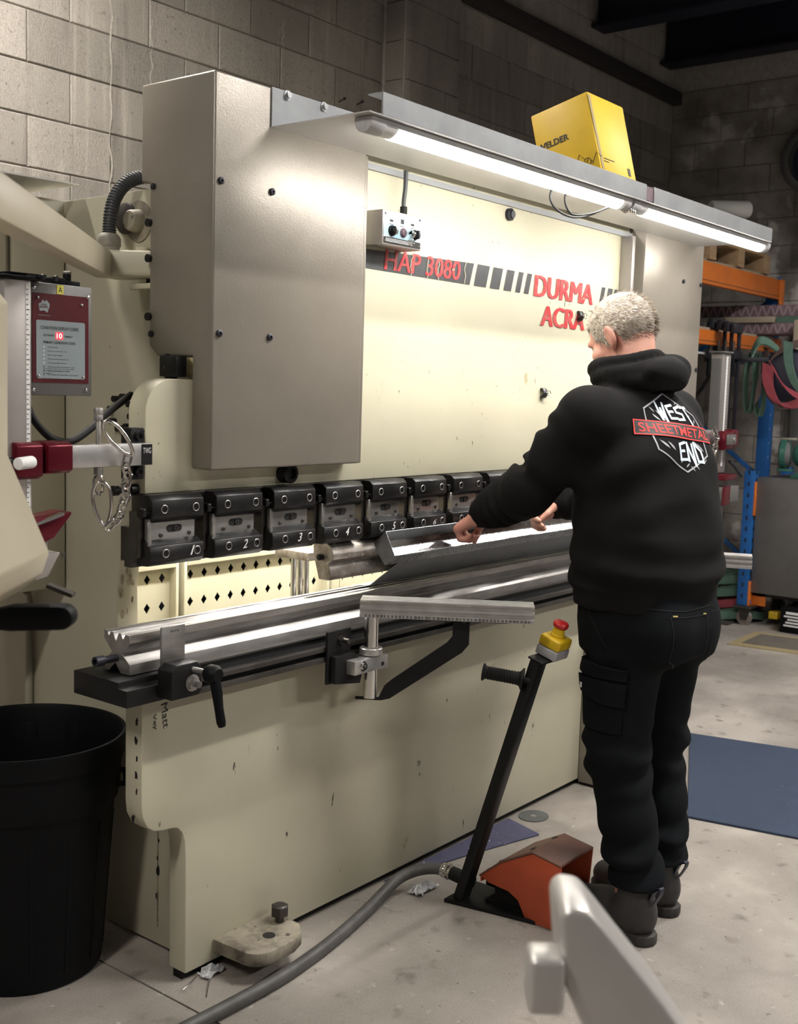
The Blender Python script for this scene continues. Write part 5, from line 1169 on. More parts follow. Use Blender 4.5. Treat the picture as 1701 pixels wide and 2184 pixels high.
MB().box(4.70, 4.86, 2.046, 2.080, 1.313, 1.362).build('cross_bar', 'alu', t, .002)
MB().box(4.86, 4.95, 1.985, 1.9948, 1.30, 1.345).build('face_plate', 'grey_sheet', t, .002)
MB().lathe((4.93, 1.985, 1.322), NY, [(0, .012), (.004, .011)], 14).build('screw', 'steel', t)
MB().lathe((5.016, 2.03, 1.325), UX, [(0, .012), (.02, .014), (.024, .010)], 14).build('white_knob', 'ink_white', t)
mb = MB(); mb.prism([(1.99, 1.14), (2.08, 1.14), (2.08, 1.165), (1.99, 1.165)], 'x', 4.86, 5.0); mb.build('red_foot', 'red_anod', t, .003)
MB().prism([(1.99, 1.04), (2.06, 1.05), (2.06, 1.11), (1.99, 1.11)], 'x', 4.86, 5.03).build('sensor_head', 'grey_sheet', t, .003)
MB().prism([(1.985, 1.03), (1.99, 1.03), (1.99, 1.115), (1.985, 1.115)], 'x', 4.84, 4.92).build('red_window', 'red_anod', t, .001)
MB().tube([(5.0, 2.03, 1.22), (5.03, 2.02, 1.20), (5.08, 2.0, 1.15)], .008, 10).build('clamp_lever', 'clamp_dark', t)
MB().box(4.90, 4.93, 2.02, 2.05, .80, 1.04).build('support_leg', 'alu_dark', t, .002)
t = thing('snap_hook_chain', (4.80, 2.02, 1.2), 'chrome chain hanging on the right guard arm, beside the man\'s back', 'chain')
cp = [(4.79, 2.02, 1.372), (4.802, 2.02, 1.348), (4.815, 2.02, 1.322), (4.808, 2.02, 1.295), (4.80, 2.02, 1.268), (4.795, 2.02, 1.24)]
for i in range(len(cp)-1):
    a, b = Vector(cp[i]), Vector(cp[i+1]); d = b-a
    sd = Vector((.8, -.6, 0)) if i % 2 else Vector((.6, .8, 0)); sd = (sd-d.normalized()*sd.dot(d.normalized())).normalized()
    link((a+b)/2, d, sd, d.length+.016, .011, .0042)
# ------------------------------------------------------------------ yellow case leaning in the canopy
al = math.radians(14.5); ex = Vector((1, 0, 0)); eb = Vector((0, math.cos(al), -math.sin(al))); ed_ = Vector((0, math.sin(al), math.cos(al)))
P0 = Vector((3.135, 1.728, 2.1755)); W_, D_, H_ = .235, .205, .250
t = thing('yellow_case', P0, 'bright yellow welder carton tilted on the canopy behind the beam', 'carton')
c_ = P0+ex*W_/2+eb*D_/2+ed_*H_/2
mb = MB(); mb.obox(c_, ex, eb, ed_, (W_/2, D_/2, H_/2)); bx_ = mb.build('body', 'yellow_case', t, .006)
o = MB(); o.obox(P0+ex*(W_+.008)+eb*(D_*.5)+ed_*(H_*.78), ex, eb, ed_, (.006, D_*.42, H_*.20)); o.build('side_flap', 'yellow_case', t, .003)
MB().beam(P0+ex*.016-eb*.0008+ed_*.01, P0+ex*.006-eb*.0008+ed_*(H_-.01), .014, .001, up=-eb).build('tape_strip', 'mat_border', t)
for (a, b, h_, w_) in ((.03, .045, .002, .07), (.03, .036, .002, .03)): MB().obox(P0+ex*(a+w_/2)-eb*.0008+ed_*b, ex, eb, ed_, (w_/2, .0006, h_/2)).build('print_line', 'ink_black', t, smooth=False)
MB().obox(P0+ex*.19-eb*.0008+ed_*.026, ex, eb, ed_, (.008, .0006, .012)).build('print_mark', 'ink_black', t, smooth=False)
text('WELDER', P0-ex*.001+eb*(D_*.98)+ed_*(H_*.52), -eb, ed_, .115, .020, 'ink_black', t, 'print', bold=.03)
text('MINI', P0-ex*.001+eb*(D_*.99)+ed_*(H_*.72), -eb, ed_, .07, .030, 'ink_black', t, 'print', bold=.05) if False else None
for k in range(9):
    a_ = P0-ex*.0012+eb*(D_*(.12+.07*k))+ed_*(H_*(.12+.05*math.sin(k*1.9)))
    MB().tube([a_+(-eb*.012*math.cos(q)+ed_*.012*math.sin(q)) for q in [2*math.pi*i/10 for i in range(10)]] if k % 2 else [a_, a_-eb*.02+ed_*.03, a_-eb*.035+ed_*.01], .0009, 5, close=bool(k % 2)).build('line_drawing', 'ink_black', t)
# ================================================================== the man (smooth-blended volumes turned into one surface each)
class Vol:
    """distance grid; shapes are blended in, then contoured with surface nets"""
    def __init__(s, lo, hi, h):
        s.lo = np.array(lo, np.float32); s.h = h
        s.n = np.ceil((np.array(hi)-s.lo)/h).astype(int)+1
        s.d = np.full(s.n, 1.0, np.float32)
    def block(s, lo, hi):
        a = np.clip(np.floor((np.array(lo)-s.lo)/s.h).astype(int), 0, s.n-1); b = np.clip(np.ceil((np.array(hi)-s.lo)/s.h).astype(int)+1, 1, s.n)
        sl = tuple(slice(i, j) for i, j in zip(a, b))
        ax = [s.lo[k]+s.h*np.arange(a[k], b[k], dtype=np.float32) for k in range(3)]
        return sl, np.meshgrid(*ax, indexing='ij')
    def put(s, sl, d, k, op='u'):
        o = s.d[sl]
        if op == 'u':
            if k > 0:
                h = np.clip(.5+.5*(o-d)/k, 0, 1); s.d[sl] = o*(1-h)+d*h-k*h*(1-h)
            else: s.d[sl] = np.minimum(o, d)
        elif op == 's':
            d = -d
            if k > 0:
                h = np.clip(.5-.5*(o-d)/k, 0, 1); s.d[sl] = o*(1-h)+d*h+k*h*(1-h)
            else: s.d[sl] = np.maximum(o, d)
    def cap(s, a, b, ra, rb, k=.02, op='u', wr=None):
        a, b = np.array(a, np.float32), np.array(b, np.float32); R = max(ra, rb)+k+.03
        sl, (X, Y, Z) = s.block(np.minimum(a, b)-R, np.maximum(a, b)+R)
        ab = b-a; px, py, pz = X-a[0], Y-a[1], Z-a[2]
        t = np.clip((px*ab[0]+py*ab[1]+pz*ab[2])/max(1e-9, float(ab@ab)), 0, 1)
        d = np.sqrt((px-ab[0]*t)**2+(py-ab[1]*t)**2+(pz-ab[2]*t)**2)-(ra+(rb-ra)*t)
        if wr is not None: d = d+wr(X, Y, Z, t)
        s.put(sl, d, k, op); return s
    def chain(s, pts, rs, k=.006):
        for i in range(len(pts)-1): s.cap(pts[i], pts[i+1], rs[i], rs[i+1], k if i else k)
        return s
    def ell(s, c, r, rot=None, k=.02, op='u', wr=None):
        c = np.array(c, np.float32); R = max(r)+k+.03
        sl, (X, Y, Z) = s.block(c-R, c+R)
        M = np.eye(3) if rot is None else np.array(rot)       # rows = local axes
        q = [X-c[0], Y-c[1], Z-c[2]]
        u = [M[i][0]*q[0]+M[i][1]*q[1]+M[i][2]*q[2] for i in range(3)]
        k0 = np.sqrt(sum((u[i]/r[i])**2 for i in range(3))); k1 = np.sqrt(sum((u[i]/r[i]**2)**2 for i in range(3)))+1e-6
        d = k0*(k0-1)/k1
        if wr is not None: d = d+wr(X, Y, Z)
        s.put(sl, d, k, op); return s
    def loft(s, tab, k=.02, yaw=0.0, wr=None, p=2.3):
        """tab rows: z, cx, cy, half width, half depth"""
        T = np.array(tab, np.float32); T = T[np.argsort(T[:, 0])]
        R = max(T[:, 3].max(), T[:, 4].max())+.05
        sl, (X, Y, Z) = s.block((T[:, 1].min()-R, T[:, 2].min()-R, T[0, 0]-.05), (T[:, 1].max()+R, T[:, 2].max()+R, T[-1, 0]+.05))
        zz = Z[0, 0]; g = lambda c: np.interp(zz, T[:, 0], T[:, c])[None, None, :]
        cx, cy, a, b = g(1), g(2), g(3), g(4)
        c_, s_ = math.cos(yaw), math.sin(yaw)
        u = (X-cx)*c_-(Y-cy)*s_; v = (X-cx)*s_+(Y-cy)*c_     # yaw>0 turns the front (+y) towards +x
        q = (np.abs(u/a)**p+np.abs(v/b)**p)**(1/p)
        d = (q-1)*np.minimum(a, b)
        d = np.maximum(d, np.maximum(T[0, 0]-Z, Z-T[-1, 0]))
        if wr is not None: d = d+wr(X, Y, Z)
        s.put(sl, d, k); return s
    def net(s):
        d = s.d; I = d < 0
        n = s.n-1
        c = sum(I[i:i+n[0], j:j+n[1], k:k+n[2]].astype(np.int8) for i in (0, 1) for j in (0, 1) for k in (0, 1))
        act = (c > 0) & (c < 8); idx = np.argwhere(act); ids = np.full(n, -1, np.int64); ids[act] = np.arange(len(idx))
        P = np.zeros((len(idx), 3)); W = np.zeros(len(idx))
        cor = [(i, j, k) for i in (0, 1) for j in (0, 1) for k in (0, 1)]
        val = {q: d[idx[:, 0]+q[0], idx[:, 1]+q[1], idx[:, 2]+q[2]] for q in cor}
        for q in cor:
            for ax in range(3):
                if q[ax] == 0:
                    r = list(q); r[ax] = 1; r = tuple(r); a, b = val[q], val[r]; m_ = (a < 0) != (b < 0)
                    t = np.where(m_, a/np.where(m_, a-b, 1), 0)
                    pt = np.tile(np.array(q, float), (len(idx), 1)); pt[:, ax] = t
                    P[m_] += pt[m_]; W[m_] += 1
        V = (idx+P/W[:, None])*s.h+s.lo
        F = []
        for ax in range(3):
            b, e = (ax+1) % 3, (ax+2) % 3
            A = np.moveaxis(I, (ax, b, e), (0, 1, 2)); B = np.moveaxis(ids, (ax, b, e), (0, 1, 2))
            x0, x1 = A[:-1, 1:-1, 1:-1], A[1:, 1:-1, 1:-1]
            for m_, flip in ((x0 & ~x1, False), (~x0 & x1, True)):
                w_ = np.argwhere(m_)
                if not len(w_): continue
                i, j, k = w_[:, 0], w_[:, 1], w_[:, 2]
                q = np.stack([B[i, j, k], B[i, j+1, k], B[i, j+1, k+1], B[i, j, k+1]], 1)
                F.append(q[:, ::-1] if flip else q)
        return V, np.concatenate(F)
    def build(s, name, material, parent, relax=2):
        V, F = s.net()
        for _ in range(relax):       # light Laplacian smoothing
            acc = np.zeros_like(V); cnt = np.zeros(len(V))
            for a, b in ((0, 1), (1, 2), (2, 3), (3, 0)):
                np.add.at(acc, F[:, a], V[F[:, b]]); np.add.at(cnt, F[:, a], 1)
                np.add.at(acc, F[:, b], V[F[:, a]]); np.add.at(cnt, F[:, b], 1)
            V = V*.5+.5*acc/cnt[:, None]
        me = bpy.data.meshes.new(name); me.from_pydata(V.tolist(), [], F.tolist()); me.update()
        me.polygons.foreach_set('use_smooth', [True]*len(me.polygons))
        ob = finish(name, me, material, parent, smooth=False); me.polygons.foreach_set('use_smooth', [True]*len(me.polygons))
        return ob, V, F
def wob(X, Y, Z, f, seed=0.0):
    return np.sin(X*f+seed+1.7*np.sin(Y*f*.7+seed))*np.sin(Z*f*1.1+2.1*seed+1.3*np.sin(X*f*.6))*np.cos(Y*f*.9+seed*.5)
man = thing('person', (2.93, 1.38, 0), 'grey-haired person in black hoodie and work trousers bending over the tray', 'person')
YAW = math.radians(17)
LS, RS = (2.790, 1.540, 1.435), (3.165, 1.475, 1.435)           # shoulders
LE, RE = (2.745, 1.705, 1.225), (3.295, 1.665, 1.215)           # elbows
LW, RW = (2.865, 1.930, 1.132), (3.305, 1.925, 1.128)           # wrists
HC = np.array((3.012, 1.572, 1.674))                             # head centre
pt_ = math.radians(34)
hf = np.array((.04, math.cos(pt_), -math.sin(pt_))); hf /= np.linalg.norm(hf)
hr = np.cross(hf, (0, 0, 1)); hr /= np.linalg.norm(hr); hu = np.cross(hr, hf)
HR = [hr, hf, hu]
H = lambda r, f, u: tuple(HC+hr*r+hf*f+hu*u)
# --- body: one continuous surface (head, neck, trunk, arms, hands, legs)
B_ = Vol((2.62, 1.20, .03), (3.50, 2.12, 1.86), .0042)
B_.loft([(.86, 2.95, 1.42, .16, .11), (1.0, 2.955, 1.425, .18, .12), (1.15, 2.96, 1.44, .165, .11), (1.32, 2.97, 1.465, .175, .115), (1.43, 2.975, 1.485, .16, .09), (1.48, 2.98, 1.50, .09, .07)], .03, YAW)
B_.cap((2.985, 1.50, 1.44), tuple(HC-hf*.028-hu*.04), .066, .058, .03)
for s_, e_, w_ in ((LS, LE, LW), (RS, RE, RW)):
    B_.cap((2.98, 1.50, 1.44), s_, .06, .058, .03); B_.cap(s_, e_, .05, .042, .02); B_.cap(e_, w_, .042, .029, .02)
for hx, kx, ax, ay in ((2.86, 2.825, 2.81, 1.345), (3.04, 3.055, 3.02, 1.365)):
    B_.cap((hx, 1.425, .90), (kx, 1.425, .50), .085, .06, .03); B_.cap((kx, 1.425, .50), (ax, ay, .09), .058, .04, .02)
    B_.cap((ax, ay, .08), (ax+.01, ay+.06, .065), .034, .028, .02)
# skull, jaw, face
B_.ell(H(0, -.012, .018), (.0745, .097, .092), HR, .01); B_.ell(H(0, .040, -.045), (.056, .058, .070), HR, .03)
B_.cap(H(-.035, .06, -.085), H(.035, .06, -.085), .022, .022, .02); B_.ell(H(0, .076, -.098), (.02, .02, .016), HR, .012)
B_.cap(H(0, .088, .012), H(0, .108, -.030), .009, .013, .012); B_.cap(H(-.012, .098, -.033), H(.012, .098, -.033), .008, .008, .006)
B_.cap(H(-.034, .080, .020), H(.034, .080, .020), .010, .010, .012)
for sx in (-1, 1):
    B_.ell(H(sx*.030, .088, .004), (.015, .010, .010), HR, .004, 's'); B_.ell(H(sx*.045, .066, -.028), (.022, .022, .022), HR, .015)
    # ear: rim, lobe and hollow
    B_.ell(H(sx*.080, -.008, -.010), (.010, .020, .033), [hr+sx*hf*.35, hf-sx*hr*.35, hu], .004); B_.cap(H(sx*.078, -.004, -.035), H(sx*.076, .002, -.045), .008, .006, .006)
    B_.ell(H(sx*.090, .0, -.006), (.007, .011, .019), [hr+sx*hf*.35, hf-sx*hr*.35, hu], .003, 's')
B_.cap(H(-.020, .094, -.064), H(.020, .094, -.064), .0065, .0065, .005); B_.cap(H(-.016, .092, -.074), H(.016, .092, -.074), .007, .007, .005)
# hands: palm, four fingers of different length, thumb
def hand(W, fwd, back, side, spec, thumb):
    """fwd = along the hand, back = out of the back of the hand, side = towards the thumb"""
    f, b, t_ = [np.array(v, float) for v in (fwd, back, side)]
    f /= np.linalg.norm(f); t_ -= f*(t_@f); t_ /= np.linalg.norm(t_); b = np.cross(f, t_)*(1 if np.dot(np.cross(f, t_), b) > 0 else -1)
    W = np.array(W); p = lambda a, c, d: tuple(W+f*a+b*c+t_*d)
    B_.cap(p(-.02, 0, 0), p(.025, 0, 0), .028, .027, .01)
    for d0, d1 in ((.024, .030), (.008, .010), (-.008, -.010), (-.022, -.028)): B_.cap(p(.018, 0, d0), p(.086, .003, d1), .0165, .0138, .012)
    for (d1, sp, L, bends) in spec:
        P_ = [p(.084, .003, d1)]; ang = 0; cur = np.array(P_[0]); rs = [.0122]
        for q, (l, bn) in enumerate(zip((L*.46, L*.30, L*.24), bends)):
            ang += bn; dr = f*math.cos(ang)-b*math.sin(ang)+t_*sp; dr /= np.linalg.norm(dr); cur = cur+dr*l; P_.append(tuple(cur)); rs.append((.0106, .0096, .0084)[q])
        B_.chain(P_, rs, .003)
    B_.chain([p(*q) for q in thumb], [.0165, .0135, .0105, .0088], .006)
DG = math.radians
# near (left) hand: palm down over the tray's back edge, fingers bent over it, thumb under towards us
hand(LW, (-.15, .75, -.50), (-.42, .42, .80), (.90, .38, .15), [(.028, .04, .082, (DG(58), DG(74), DG(40))), (.0095, .015, .090, (DG(62), DG(76), DG(42))), (-.0095, -.015, .084, (DG(66), DG(78), DG(44))), (-.027, -.05, .068, (DG(68), DG(80), DG(46)))],
     [(.012, -.008, .022), (.040, -.028, .036), (.066, -.046, .034), (.084, -.062, .024)])
# far (right) hand: turned palm to us, fingertips pinching the edge
hand(RW, (-.80, .42, -.28), (-.10, .70, .62), (-.25, -.50, .85), [(.028, .02, .076, (DG(28), DG(50), DG(30))), (.0095, .0, .084, (DG(36), DG(55), DG(32))), (-.0095, -.02, .078, (DG(44), DG(58), DG(34))), (-.027, -.05, .062, (DG(50), DG(60), DG(36)))],
     [(.012, -.008, .020), (.040, -.026, .036), (.072, -.036, .030), (.096, -.040, .020)])
body, _, _ = B_.build('body', 'skin', man, 1)
for sx in (-1, 1):
    e = MB(); e.lathe(H(sx*.030, .069, .004), hf, [(.0, .011), (.006, .0105), (.010, .007), (.0115, .002)], 14); eo = e.build('eye', 'eye_white', man)
# --- hair: cap with an uneven edge, plus short strands
A_ = Vol(HC-.16, HC+.16, .0045)
hw = lambda X, Y, Z: .0016*np.sin(X*330+2*np.sin(Z*140))*np.sin(Y*280+Z*190)
A_.ell(H(0, -.014, .022), (.0805, .1025, .0965), HR, .004, wr=hw)
# cut away face and nape
sl, (X, Y, Z) = A_.block(HC-.17, HC+.17)
q = [X-HC[0], Y-HC[1], Z-HC[2]]; uf = hf[0]*q[0]+hf[1]*q[1]+hf[2]*q[2]; uu_ = hu[0]*q[0]+hu[1]*q[1]+hu[2]*q[2]; ur = hr[0]*q[0]+hr[1]*q[1]+hr[2]*q[2]
wv_ = .003*np.sin(ur*400+uf*170)+.002*np.sin(uf*520)
cut = np.maximum(.035+.05*np.clip((uf-.05)*9, 0, 1)-uu_, uf-.052)     # keep high in front
cut = np.minimum(cut, -1e9) if False else None
keep = np.where(uf > .052, uu_-.058, np.where(uf > .010, uu_+.036-1.2*np.clip(uf-.01, 0, .05), np.where(uf > -.025, uu_+.005, uu_+.052)))
A_.d[sl] = np.maximum(A_.d[sl], -(keep+wv_))
hair, HV, HF_ = A_.build('hair', 'hair', man, 1)
rng = np.random.default_rng(3)
me = hair.data; cen = np.array([p.center[:] for p in me.polygons]); nrm_ = np.array([p.normal[:] for p in me.polygons])
outw = ((cen-(HC-hf*.014+hu*.022))*nrm_).sum(1) > .03
pick = rng.choice(np.where(outw)[0], 5200)
mbs = {'hair_light': MB(), 'hair': MB(), 'hair_dark': MB()}
for i in pick:
    c, nn = cen[i]+rng.normal(0, .0015, 3), nrm_[i]
    rel = c-HC; ff, u2 = rel@hf, rel@hu
    flow = -hu*.6-hf*.5 if ff < 0 else -hu*.5-hf*.35
    dr = nn*.24+flow*rng.uniform(.6, 1.1)+rng.normal(0, .20, 3); dr /= np.linalg.norm(dr)
    L_ = rng.uniform(.009, .021)*(1.25 if u2 > .05 else 1.0); sd = np.cross(dr, nn); sd /= np.linalg.norm(sd)+1e-9
    p1 = c+dr*L_*.5; dr2 = dr+flow*.35; dr2 /= np.linalg.norm(dr2); p2 = p1+dr2*L_*.5; w2 = .0008
    low = u2 < .002 and ff < -.03
    key = ('hair_dark' if rng.random() < .65 else 'hair') if low else ('hair_light' if rng.random() < .6 else ('hair' if rng.random() < .75 else 'hair_dark'))
    mbs[key].add([c-nn*.002-sd*w2, c-nn*.002+sd*w2, p1+sd*w2*.8, p1-sd*w2*.8, p2], [(0, 1, 2, 3), (3, 2, 4)])
for key, mb in mbs.items():
    o = mb.build('hair_strands', key, hair, smooth=False); o['kind'] = 'stuff'
# --- hoodie
G_ = Vol((2.60, 1.14, .86), (3.50, 2.02, 1.70), .0065)
def torso_w(X, Y, Z):
    lowf = np.clip((1.16-Z)/.2, 0, 1)
    return .005*wob(X, Y, Z, 24, .4)+.0085*lowf*np.sin(Z*62+4*np.sin(X*7+Y*5)+1.5*np.sin(Y*11))*np.clip((Z-.955)/.03, 0, 1)+.008*np.clip((Z-1.12)/.1, 0, 1)*np.sin((Z-X*.55)*38+2*np.sin(Y*8+X*5))*np.clip((2.98-X)/.12, 0, 1)
G_.loft([(.915, 2.952, 1.422, .213, .168), (.955, 2.952, 1.422, .214, .169), (.965, 2.950, 1.424, .218, .176), (1.02, 2.951, 1.423, .226, .184), (1.12, 2.956, 1.427, .222, .182), (1.22, 2.962, 1.440, .218, .176), (1.33, 2.968, 1.460, .214, .166), (1.42, 2.977, 1.478, .205, .140), (1.47, 2.98, 1.492, .165, .112), (1.52, 2.985, 1.508, .095, .085)], .0, YAW, wr=torso_w)
def sleeve_w(n, amp, ph):
    return lambda X, Y, Z, t: amp*np.sin(t*n+ph+2.2*np.sin(X*26+Z*18))*np.clip(t*4, 0, 1)*np.clip((1-t)*5, 0, 1)
for s_, e_, w_ in ((LS, LE, LW), (RS, RE, RW)):
    s_, e_, w_ = np.array(s_), np.array(e_), np.array(w_); d_ = (w_-e_)/np.linalg.norm(w_-e_)
    G_.cap((2.98, 1.505, 1.452), s_, .075, .078, .05)
    G_.cap(s_, e_, .086, .070, .045, wr=sleeve_w(19, .008, .3)); G_.cap(e_, w_-d_*.045, .069, .056, .035, wr=sleeve_w(26, .0105, 1.0))
    G_.ell(tuple(w_-d_*.048), (.056, .056, .030), None, .02)
    G_.cap(w_-d_*.045, w_+d_*.008, .0435, .041, .008)
# crease at the inside of the near elbow
G_.cap((2.79, 1.76, 1.315), (2.70, 1.69, 1.30), .012, .010, .02, 's')
# hood: two soft rolls round the neck and a bag hanging behind
def roll(c, ra, rb, tilt, rmin, k, n=26, bulge=0.0):
    for i in range(n):
        P_ = []
        for a in (2*math.pi*i/n, 2*math.pi*(i+1)/n):
            x, y = ra*math.cos(a), rb*math.sin(a)
            P_.append((c[0]+x, c[1]+y, c[2]+tilt*y+.004*math.sin(3*a)))
        a = 2*math.pi*(i+.5)/n; r_ = rmin+bulge*max(0, -math.sin(a))**1.5
        G_.cap(P_[0], P_[1], r_, r_, k)
roll((2.992, 1.540, 1.592), .090, .090, -.22, .020, .003)
roll((2.996, 1.512, 1.562), .104, .102, -.12, .025, .003, bulge=.012)
roll((2.994, 1.492, 1.546), .104, .098, -.06, .024, .004, bulge=.010)
G_.ell((2.985, 1.410, 1.568), (.110, .052, .044), None, .005); G_.ell((3.045, 1.424, 1.580), (.054, .056, .044), None, .005)
# seams: hem rib line, armhole seam of the near sleeve
sl, (X, Y, Z) = G_.block((2.66, 1.18, .90), (3.24, 1.66, 1.0))
G_.d[sl] += .0035*np.exp(-((Z-.962)/.004)**2)
hoodie, _, _ = G_.build('hoodie', 'hoodie', man, 1)
# --- trousers
T_ = Vol((2.66, 1.14, .12), (3.26, 1.66, 1.0), .0065)
def leg_w(seed, amp=.010):
    return lambda X, Y, Z, t: amp*np.sin(Z*70+3*np.sin(X*16+seed)+2*np.sin(Y*13))*np.clip(np.exp(-((Z-.50)/.075)**2)+1.25*np.exp(-((Z-.215)/.07)**2)+.35*np.exp(-((Z-.78)/.06)**2), 0, 1.3)+.0025*wob(X, Y, Z, 30, seed)
T_.loft([(.80, 2.945, 1.415, .185, .160), (.87, 2.946, 1.415, .198, .168), (.93, 2.948, 1.418, .198, .163), (.985, 2.952, 1.42, .198, .155)], .03, YAW, wr=lambda X, Y, Z: .0025*wob(X, Y, Z, 34, 1.0))
for hx, hy, kx, ky, ax, ay, sd_ in ((2.865, 1.435, 2.828, 1.425, 2.812, 1.338, .3), (3.035, 1.395, 3.060, 1.420, 3.022, 1.362, 2.0)):
    T_.cap((hx, hy, .83), (kx, ky, .52), .112, .088, .035, wr=leg_w(sd_)); T_.cap((kx, ky, .52), (kx*.5+ax*.5, ky*.45+ay*.55, .33), .086, .077, .03, wr=leg_w(sd_+1)); T_.cap((kx*.5+ax*.5, ky*.45+ay*.55, .33), (ax, ay, .17), .079, .070, .02, wr=leg_w(sd_+2, .011))
T_.d = np.maximum(T_.d, (.158-(T_.lo[2]+T_.h*np.arange(T_.n[2], dtype=np.float32)))[None, None, :])
T_.ell((2.88, 1.32, .86), (.10, .070, .10), None, .05); T_.ell((3.02, 1.305, .855), (.09, .065, .10), None, .05)
trousers, _, _ = T_.build('trousers', 'trousers', man, 2)
# surface lookups for prints and pockets
def bvh(ob):
    me = ob.data; return BVHTree.FromPolygons([v.co[:] for v in me.vertices], [p.vertices[:] for p in me.polygons])
HB, TB = bvh(hoodie), bvh(trousers)
def cling(pts2, org, ux, uy, n, tree, off):
    """lay 2-D points (in a plane) onto the garment, along direction -n"""
    org, ux, uy, n = Vector(org), Vector(ux), Vector(uy), Vector(n).normalized(); out = []
    for a, b in pts2:
        p = org+ux*a+uy*b+n*.4
        h_, nn, _, _ = tree.ray_cast(p, -n, 1.0)
        if h_ is None: h_, nn, _, _ = tree.find_nearest(p-n*.45)
        out.append(h_+nn*off if nn.dot(n) > 0 else h_-nn*off)
    return out
def sub2(poly, step):
    """dense triangulated fill of a 2-D polygon"""
    bm = bmesh.new(); vs = [bm.verts.new((a, b, 0)) for a, b in poly]; bm.faces.new(vs)
    bmesh.ops.triangulate(bm, faces=bm.faces)
    for _ in range(6):
        ed = [e for e in bm.edges if e.calc_length() > step]
        if not ed: break
        bmesh.ops.subdivide_edges(bm, edges=ed, cuts=1); bmesh.ops.triangulate(bm, faces=[f for f in bm.faces if len(f.verts) > 3])
    bm.verts.ensure_lookup_table(); v = [(q.co.x, q.co.y) for q in bm.verts]; bm.verts.index_update()
    f = [tuple(x.index for x in fc.verts) for fc in bm.faces]; bm.free(); return v, f
def decal(poly, mt, name, par, frame, tree, off=.0012, step=.012):
    v, f = sub2(poly, step); return MB().add(cling(v, *frame, tree, off), f).build(name, mt, par)
def decal_text(s_, x, y, w_, h_, mt, par, frame, tree, off, bold=0, shear=0, rot=0, warp=None):
    me, mn, mx = text_mesh(s_, bold, shear)
    bm = bmesh.new(); bm.from_mesh(me)
    for q in bm.verts: q.co = Vector(((q.co.x-mn[0])/(mx[0]-mn[0])*w_, (q.co.y-mn[1])/(mx[1]-mn[1])*h_, 0))
    bmesh.ops.triangulate(bm, faces=bm.faces)
    for _ in range(4):
        ed = [e for e in bm.edges if e.calc_length() > .010]
        if not ed: break
        bmesh.ops.subdivide_edges(bm, edges=ed, cuts=1); bmesh.ops.triangulate(bm, faces=[f for f in bm.faces if len(f.verts) > 3])
    bm.verts.index_update(); c_, s2 = math.cos(rot), math.sin(rot)
    v = [(x+q.co.x*c_-q.co.y*s2, y+q.co.x*s2+q.co.y*c_) for q in bm.verts]
    f = [tuple(k.index for k in fc.verts) for fc in bm.faces]; bm.free()
    return MB().add(cling(v, *frame, tree, off), f).build('lettering', mt, par, smooth=False)
rgt = Vector((math.cos(YAW), -math.sin(YAW), 0)); fwd_ = Vector((math.sin(YAW), math.cos(YAW), 0))
LG_ROT = math.radians(-6)
LG = (Vector((2.985, 1.30, 1.410))-rgt*.060, (rgt*math.cos(LG_ROT)+UZ*math.sin(LG_ROT)), (UZ*math.cos(LG_ROT)-rgt*math.sin(LG_ROT)), (-fwd_+Vector((0, 0, .12))).normalized())
w2, h2 = .096, .113
hexp = [(0, h2), (w2, h2*.52), (w2, -h2*.52), (0, -h2), (-w2, -h2*.52), (-w2, h2*.52)]
def stroke(pts, wd, close=True):
    out = []; n = len(pts)
    for i in range(n if close else n-1):
        a, b = Vector(pts[i]), Vector(pts[(i+1) % n]); d = (b-a).normalized(); nn = Vector((-d.y, d.x))*wd/2; e_ = d*wd*.4
        yield [tuple(a-e_-nn), tuple(b+e_-nn), tuple(b+e_+nn), tuple(a-e_+nn)]
for q in stroke(hexp, .0042): decal(q, 'print_grey', 'print_outline', hoodie, LG, HB, .0016)
# tread-plate dashes
for (x, y, a, l) in ((-.068, .058, -.75, .022), (-.060, .036, -.75, .030), (-.043, .046, -.75, .034), (.036, .088, .9, .014), (.066, .050, .95, .016), (.080, .038, .95, .016), (-.072, -.042, -.75, .034), (-.050, -.045, -.75, .034), (-.012, -.082, .75, .022), (.006, -.094, .75, .020), (.074, -.038, -.8, .030), (.060, -.030, -.8, .026), (.040, -.096, -.8, .020), (.022, -.102, -.8, .020), (.082, -.075, .9, .016)):
    d = Vector((math.cos(a), math.sin(a))); nn = Vector((-d.y, d.x)); c_ = Vector((x, y))
    decal([tuple(c_+d*l*.5*u+nn*l*.11*v) for u, v in ((-1, 0), (-.4, .8), (.3, .9), (1, 0), (.3, -.9), (-.4, -.8))], 'print_grey', 'print_dash', hoodie, LG, HB, .0016)
def glyphs(strokes, x, y, sx, sy, wd, mt):
    for pl in strokes:
        P_ = [(x+a*sx, y+b*sy) for a, b in pl]
        for q in stroke(P_, wd, False): decal(q, mt, 'letter_stroke', hoodie, LG, HB, .0022)
W_g = [[(-.05, 1.05), (.30, -.15), (.50, .65), (.75, -.25), (1.0, 1.05)]]
E_g = [[(.95, 1.0), (.05, .85), (.1, .0), (1.05, .05)], [(.1, .48), (.75, .52)]]
S_g = [[(1.0, 1.0), (.1, .78), (.12, .5), (.92, .42), (.9, .05), (.0, -.02)]]
T_g = [[(0, .92), (1.1, 1.0)], [(.55, .95), (.7, .35), (.95, -.35)]]
N_g = [[(.0, -.02), (.08, 1.0), (.85, -.25), (.9, .95)]]
D_g = [[(.05, 1.05), (.1, .0), (.95, .0), (.9, .62), (.05, 1.05)]]
